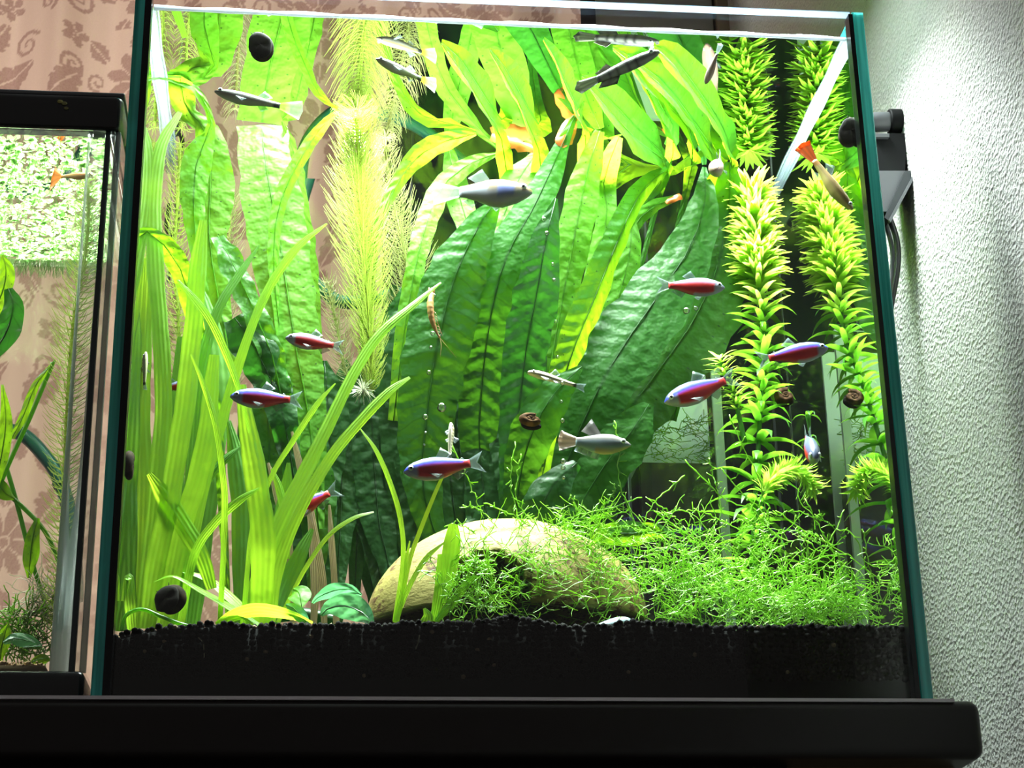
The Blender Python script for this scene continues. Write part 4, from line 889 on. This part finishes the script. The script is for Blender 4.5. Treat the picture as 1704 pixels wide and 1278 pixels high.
# small bits
p = P(1020, 1044, 1.9); v, f = ellip(p, cm(36, p), .5, cm(15, p), 20, 10)
v = [(x+.05*math.sin(z*9), y, z+.18*math.sin((x-p.x)*1.6)) for x, y, z in v]; o = mk('pebble', v, f, 'stone'); tag(o, 'pale blue-white pebble half buried in the soil beside the moss', 'pebble')
bub = None
for i, (x, y, Y, r_) in enumerate([(735, 678, 2.6, 8), (708, 694, 2.8, 5), (706, 740, 2.9, 2), (708, 720, 2.9, 2), (936, 638, 4.4, 4), (934, 668, 5, 3), (936, 700, 5, 4), (936, 720, 5, 4), (936, 746, 5, 4), (937, 768, 5, 5), (937, 778, 5, 4), (938, 795, 5, 3), (905, 365, 5, 4), (910, 388, 5, 4), (1142, 517, 5, 6), (1158, 513, 5, 4), (920, 440, 5, 3), (922, 466, 5, 3), (925, 535, 5, 3), (928, 594, 5, 3), (714, 620, 5.2, 4), (717, 578, 5.6, 3), (720, 555, 5.6, 4), (722, 492, 6, 4)]):
    p = P(x, y, Y); v, f = ellip(p, cm(r_, p), cm(r_, p), cm(r_, p), 12, 8); o = mk('air_bubble', v, f, 'bubble')
    big = {0: 'largest air bubble floating above the vivid tetra', 1: 'second air bubble left of the largest one', 14: 'bubble clinging below the red tetra on the big fern leaf'}
    nth = ['topmost', 'second', 'third', 'fourth', 'fifth', 'sixth', 'seventh', 'lowest']
    if i in big: lb = big[i]
    elif i in (2, 3): lb = ('lower' if i == 2 else 'upper')+' pinpoint bubble under the two larger bubbles at the dark fern'
    elif 4 <= i <= 11: lb = nth[i-4]+' tiny bubble in the column rising past the gourami tail'
    elif i in (12, 13, 16, 17, 18, 19): lb = nth[(12, 13, 16, 17, 18, 19).index(i)]+' tiny bubble down the fern midrib below the plump silvery fish'
    elif i == 15: lb = 'smaller bubble right of the one below the red tetra on the fern'
    else: lb = nth[3-(i-20)]+' tiny bubble from the top beside the climbing shrimp'
    tag(o, lb, 'bubble', 'air bubbles')
rt = thing('runner', 'thin dark runner stem arching over the soil at lower left', 'stem', P(330, 1046, 1.2))
tube('runner_stem', [P(202, 1050, 1.3), P(210, 1024, 1.2), P(236, 1014, 1.1), P(268, 1026, 1.1), P(300, 1038, 1.1), P(332, 1046, 1.1)], .07, 'blade_dark', rt)
tube('root', [P(332, 1046, 1.0), P(330, 1060, .62), P(338, 1070, .60), P(340, 1094, .60)], .02, 'pale_root', rt)
tube('root', [P(695, 1050, 1.0), P(698, 1056, .62), P(696, 1068, .60), P(692, 1080, .60)], .025, 'pale_root', tag(bpy.data.objects.get('tape_grass.005') or rt, None, None))

# ------------------------------------------------------------------ behind the tank
q0, q1 = P(642, 500, 20), P(1320, 500, 20)
bb = thing('black_box', 'large black cabinet standing close behind the big tank', 'cabinet', ((q0.x+q1.x)/2, 22, 0))
box('body', q0.x, q1.x, 20.2, 26, -.02, 33, 'dark_backdrop', bb, .2)
for x in np.linspace(q0.x+1.2, q1.x-1.5, 4): box('rib', x, x+.12, 20.05, 20.2, .5, 32.6, 'dark_metal', bb)
c0, c1 = P(1062, 800, 16.2), P(1208, 800, 16.2)
ct = thing('clear_container', 'clear plastic container of moss behind the right of the big tank', 'container', ((c0.x+c1.x)/2, 17.5, -.02))
zt, zm = P(1140, 545, 16.2).z, P(1140, 690, 16.2).z
box('back_wall', c0.x, c1.x-.1, 18.8, 19, 0, zt, 'white_plastic', ct); box('front_wall', c0.x, c1.x, 16.1, 16.2, 0, zt, 'glass', ct)
box('corner_strip', c1.x-.42, c1.x, 16.0, 16.25, 0, zt, 'white_plastic', ct); box('side_wall', c0.x, c0.x+.1, 16.2, 18.8, 0, zt, 'glass', ct)
box('soil_layer', c0.x+.1, c1.x-.45, 16.25, 18.7, 0, P(1140, 770, 16.2).z, 'black_plastic', ct)
R = random.Random(5); B = Bag()
for i in range(170):
    p = P(R.uniform(1070, 1190), R.uniform(690, 780), R.uniform(16.4, 18)); q = [np.array(p)]
    d_ = np.array((R.uniform(-1, 1), 0, R.uniform(-.5, .5)))
    for k in range(5): d_ = d_+np.array((R.uniform(-.4, .4), R.uniform(-.1, .1), R.uniform(-.4, .4))); n_ = q[-1]+d_*.16; n_[0] = min(max(n_[0], c0.x+.2), c1.x-.5); n_[1] = min(max(n_[1], 16.3), 18.6); q.append(n_)
    vv, ff = tubegeo(q, .022, 3, False); B.add(vv, ff)
o = mk('moss_layer', B.v, B.f, 'moss', ct); o['kind'] = 'stuff'
hs = thing('green_hose', 'teal hose looping behind the big tank', 'hose', P(640, 500, 17))
tube('hose_tube', [P(552, 120, 17), P(538, 220, 17), P(512, 300, 17), P(498, 360, 17), P(506, 440, 17), P(560, 500, 17), P(640, 494, 17), P(700, 474, 17), P(780, 430, 17.5)], .34, 'hose', hs, 60, 10)
tube('inner_bore', [P(780, 430, 17.5), P(786, 426, 17.6)], .2, 'cable', hs, 4, 10)
h2 = thing('green_hose', 'teal hose arching behind the small left tank', 'hose', P(110, 830, 18))
tube('hose_tube', [P(-40, 740, 18), P(0, 718, 18), P(36, 722, 18), P(72, 756, 18), P(100, 800, 18), P(120, 880, 18), P(128, 1000, 18)], .34, 'hose', h2, 40, 10)
tube('end_collar', [P(100, 800, 18), P(104, 808, 18)], .42, 'hose', h2, 3, 10)
cl = thing('cable_loop', 'dark grey cable hanging in a small loop behind the left glass', 'cable', P(286, 380, 15.6))
tube('cable', [P(276, 270, 15.6), P(274, 350, 15.6), P(278, 382, 15.6), P(288, 388, 15.6), P(295, 376, 15.6), P(294, 340, 15.6)], .11, 'dark_metal', cl, 30, 8)
tube('cable_tail', [P(286, 388, 15.6), P(284, 420, 15.6), P(278, 470, 15.6)], .12, 'dark_metal', cl, 10, 8)

# lamp clamp outside the right pane
cp = thing('lamp_clamp', 'black lamp clamp with a grey tube on the right glass before the wall', 'clamp', P(1490, 300, 7))
Yc = 8.0
def cyl(nm, x0, y0, x1, y1, r, mat, Y=Yc, sides=20): v, f = tubegeo([P(x0, y0, Y), P(x1, y1, Y)], cm(r, P(x0, y0, Y)), sides); o = mk(nm, v, f, mat, cp); b_ = o.modifiers.new('b', 'BEVEL'); b_.width = .0008; b_.segments = 2; b_.limit_method = 'ANGLE'; return o
cyl('knob', 1478, 202, 1531, 203, 21, 'bracket_black'); cyl('tube', 1440, 204, 1480, 203, 17, 'grey_plastic')
def slab(nm, pts, y0, y1, mat):
    n_ = len(pts); v = [P(x, y, y0) for x, y in pts]; d_ = Vector((0, y1-y0, 0)); v = v+[a_+d_ for a_ in v]
    f = [tuple(range(n_)), tuple(range(2*n_-1, n_-1, -1))]+[(i, i+n_, (i+1) % n_+n_, (i+1) % n_) for i in range(n_)]; return mk(nm, v, f, mat, cp, smooth=False)
slab('jaw', [(1455, 222), (1522, 222), (1508, 248), (1506, 284), (1455, 284)], Yc-.4, Yc+1.2, 'bracket_black')
slab('screw_plate', [(1456, 222), (1480, 222), (1480, 228), (1456, 228)], Yc-.6, Yc-.4, 'grey_plastic')
slab('arm_plate', [(1455, 284), (1506, 284), (1478, 352), (1455, 352)], Yc-.5, Yc+1.0, 'grey_plastic')
slab('arm_rail', [(1506, 284), (1526, 284), (1480, 368), (1472, 362)], Yc-.7, Yc+1.0, 'dark_metal')
slab('rail_highlight_strip', [(1521, 288), (1526, 288), (1482, 370), (1479, 366)], Yc-.85, Yc-.7, 'grey_plastic')
cb = thing('power_cable', 'black cable dropping behind the right tank edge below the clamp', 'cable', P(1490, 480, 8))
tube('cable', [P(1478, 356, 8), P(1492, 400, 8), P(1494, 440, 8), P(1486, 490, 8.2), P(1474, 560, 8.4)], .14, 'cable', cb); tube('cable', [P(1470, 360, 8.6), P(1484, 410, 8.6), P(1484, 450, 8.6), P(1474, 520, 8.6)], .11, 'grey_plastic', cb)

# ------------------------------------------------------------------ the small left tank
XR = -15.32; YF = 1.0; YB = 13.0; XL = -36
lt = thing('small_aquarium', 'smaller clear acrylic aquarium with black rim and base at left', 'aquarium', (-25, 7, 0))
zr0, zr1 = P(60, 214, YF).z, P(60, 158, YF).z; zb = P(60, 1117, YF).z
zwl = P(60, 222, YF).z
o = box('rim', XL, XR+.02, YF-.25, YB+.3, zr0, zr1, 'black_gloss', lt, .28, 4); box('base', XL, XR-.02, YF-.25, YB+.3, 0.0, zb, 'black_gloss', lt, .25, 4)
box('rim_lip', XL, XR+.05, YF-.1, YB+.1, zr1, zr1+.18, 'grey_plastic', lt, .06)
box('pane_front', XL+.3, XR-1.1, YF, YF+.12, zb, zr0, 'glass', lt); box('pane_back', XL+.3, XR-.3, YB-.2, YB, zb, zr0, 'glass', lt)
v, f = tubegeo([(XR-.95, YF+.45, zb), (XR-.95, YF+.45, zr0)], .40, 14); mk('corner_post', v, f, 'acrylic', lt)
box('corner_strip', XR-.62, XR-.42, YF+.05, YF+.3, zb, zr0, 'acrylic_dark', lt, .03); box('corner_strip', XR-.42, XR-.24, YF, YF+.3, zb, zr0, 'acrylic', lt, .03); box('corner_strip', XR-.24, XR-.02, YF+.05, YF+.3, zb, zr0, 'acrylic_grey', lt, .03)
box('pane_side', XR-.3, XR-.02, YF+.3, YB, zb, zr0, 'glass', lt); box('pane_side', XL, XL+.3, YF, YB, zb, zr0, 'glass', lt)
area('small_aquarium_light', ((XL+XR)/2, 7, zr0-.02), (0, 0, 0), 20, 11.5, LEFT_W, (.95, 1, .93))
w2 = waterbody('water', XL+.35, XR-.4, YF+.14, YB-.22, zb+.02, lambda x: zwl)
tag(w2, 'water in the small left aquarium', 'water', kind='stuff')
B = Bag(); R = random.Random(9)
vs, fs = boxgeo(XL+.4, XR-1.45, YF+.16, YB-.25, zb+.03, zb+.25); B.add(vs, fs, (.4, .3, .17))
for i in range(700):
    r_ = R.uniform(.04, .09); g = R.uniform(.5, 1.3); B.add(np.array((R.uniform(XL+6, XR-1.6), YF+.2+R.random()**2*1.2, zb+.22+R.uniform(0, .16)))+ICO_V*r_, ICO_F, (.50*g, .36*g, .19*g))
o = mk('sand', B.v, B.f, 'soil', None, col=B.c); tag(o, 'tan sand on the bottom of the small left aquarium', 'sand', kind='stuff')
# floating leaves under the rim
B = Bag()
for i in range(1700):
    x, y = R.uniform(-24, XR-.6), R.uniform(YF+.3, YB-.5); r_ = R.uniform(.09, .19); th = R.random()*6.28; n_ = 6; z = zwl-.03-R.random()*.10
    tx, ty = R.uniform(-.5, .5), R.uniform(-.5, .5)
    B.add([(x+r_*math.cos(th+6.283*k/n_), y+r_*.8*math.sin(th+6.283*k/n_), z+r_*(tx*math.cos(6.283*k/n_)+ty*math.sin(6.283*k/n_))) for k in range(n_)], [tuple(range(n_))])
for i in range(900):
    x, y = R.uniform(-22, XR-1.5), R.choice((R.uniform(YF+.3, YB-.5), YB-.6)); vv, ff = tubegeo([(x, y, zwl-.05), (x+R.uniform(-.1, .1), y, zwl-.3), (x+R.uniform(-.2, .2), y, zwl-R.uniform(.4, 1.0))], [.012, .011, .007], 3, False); B.add(vv, ff)
o = mk('duckweed', B.v, B.f, 'floating'); tag(o, 'carpet of pale floating duckweed on the small tank surface', 'duckweed', kind='stuff')
_D1 = D1
hornwort('yellowish feathery hornwort stem inside the small left tank', [(146, 300, 3), (146, 380, 3), (136, 460, 3), (122, 540, 3.2), (114, 640, 3.4), (108, 760, 3.4), (102, 900, 3.4), (94, 1050, 3.4)], 'hornwort', (.6, .9, 1.2, 1.0, .9, .8), .26, 10, 6, 'hornwort stems', .5)
lp2 = thing('stem_plant', 'dark stemmed plant with mottled leaves inside the small left tank', 'plant', P(60, 1095, 4))
for q in ([(88, 604, 4), (52, 690, 4), (20, 760, 4), (-10, 830, 4)], [(-8, 716, 4.4), (26, 830, 4.2), (52, 930, 4), (74, 1000, 4)], [(-10, 804, 4.2), (40, 846, 4.1), (78, 890, 4), (104, 960, 4), (106, 1040, 4)]):
    tube('stem', [P(*k) for k in q], .09, 'blade_dark', lp2)
for c_, m_ in (([(4, 424, 3.4, 6), (10, 450, 3.4, 26), (6, 480, 3.4, 30), (-10, 520, 3.4, 20)], 'fern'), ([(14, 480, 3.2, 14), (22, 510, 3.2, 34), (12, 550, 3.2, 44), (-12, 590, 3.2, 20)], 'fern_old_shaded'), ([(92, 600, 3.9, 4), (60, 640, 3.9, 14), (40, 690, 3.9, 16), (20, 730, 3.9, 10)], 'fern'),
               ([(48, 962, 3.8, 6), (50, 930, 3.8, 24), (54, 900, 3.8, 26), (62, 862, 3.9, 8)], 'fern'), ([(24, 830, 3.9, 6), (10, 822, 3.9, 22), (-4, 806, 3.9, 22), (-20, 790, 3.9, 8)], 'fern'), ([(4, 640, 3.6, 4), (10, 700, 3.6, 20), (2, 760, 3.6, 24), (-10, 820, 3.6, 8)], 'fern'),
               ([(70, 1074, 2.6, 4), (44, 1066, 2.6, 24), (22, 1062, 2.6, 20), (6, 1070, 2.7, 6)], 'anubias'), ([(84, 1098, 2.4, 4), (72, 1096, 2.4, 18), (58, 1100, 2.4, 12), (52, 1104, 2.4, 4)], 'fern'), ([(14, 1036, 2.8, 4), (8, 1056, 2.8, 22), (2, 1080, 2.8, 22), (0, 1100, 2.8, 6)], 'fern')):
    leaf(lp2, c_, m_, n=14, m=4, ripple=.08)
def leftmoss(label, rng, n, seed, mat, nm, r):
    R = random.Random(seed); B = Bag()
    for i in range(n):
        x0, y0, x1, y1 = rng; q = strandgeo((0, 7, 14), (R.uniform(-1, 1), R.uniform(-.3, .3), R.uniform(-1, 1)), R.uniform(.5, 1.4), R, 6, .5)
        q0 = P(R.uniform(x0, x1), R.uniform(y0, y1), 3.6)
        q = q-q[0]+np.array(q0); vv, ff = tubegeo(q, r, 3, False); B.add(vv, ff)
    o = mk(nm, B.v, B.f, mat); tag(o, label, 'moss' if mat == 'moss' else 'root tuft', kind='stuff')
leftmoss('tangle of pale grey roots low in the small left tank', (46, 970, 98, 1030), 130, 41, 'pale_root', 'root_tuft', .016)
leftmoss('green moss low in the small left tank', (0, 1010, 80, 1092), 220, 42, 'moss', 'moss_clump', .026)
guppy('guppy', 'orange fish under the duckweed in the small left tank', (154, 292, 2.2), (82, 292, 2.8), lambda k: (.85, .28, .06), stripe((.55, .22, .06), (.65, .28, .08), (.6, .4, .2), (.7, .25, .05)), 'fin_solid', span=.3, bend=.3)
sp = thing('leaf_crumb', 'small yellow leaf crumbs stuck on the black rim of the left tank', 'leaf', P(104, 172, YF-.28))
for x, y, w_ in ((100, 169, 5), (107, 172, 5), (110, 180, 4)): v, f = ellip(P(x, y, YF-.28), cm(w_, P(x, y, YF)), .03, cm(w_*.7, P(x, y, YF)), 7, 5); mk('crumb', v, f, 'hornwort_tan', sp)
print('leaf counts', n1, n2, n3, n4)
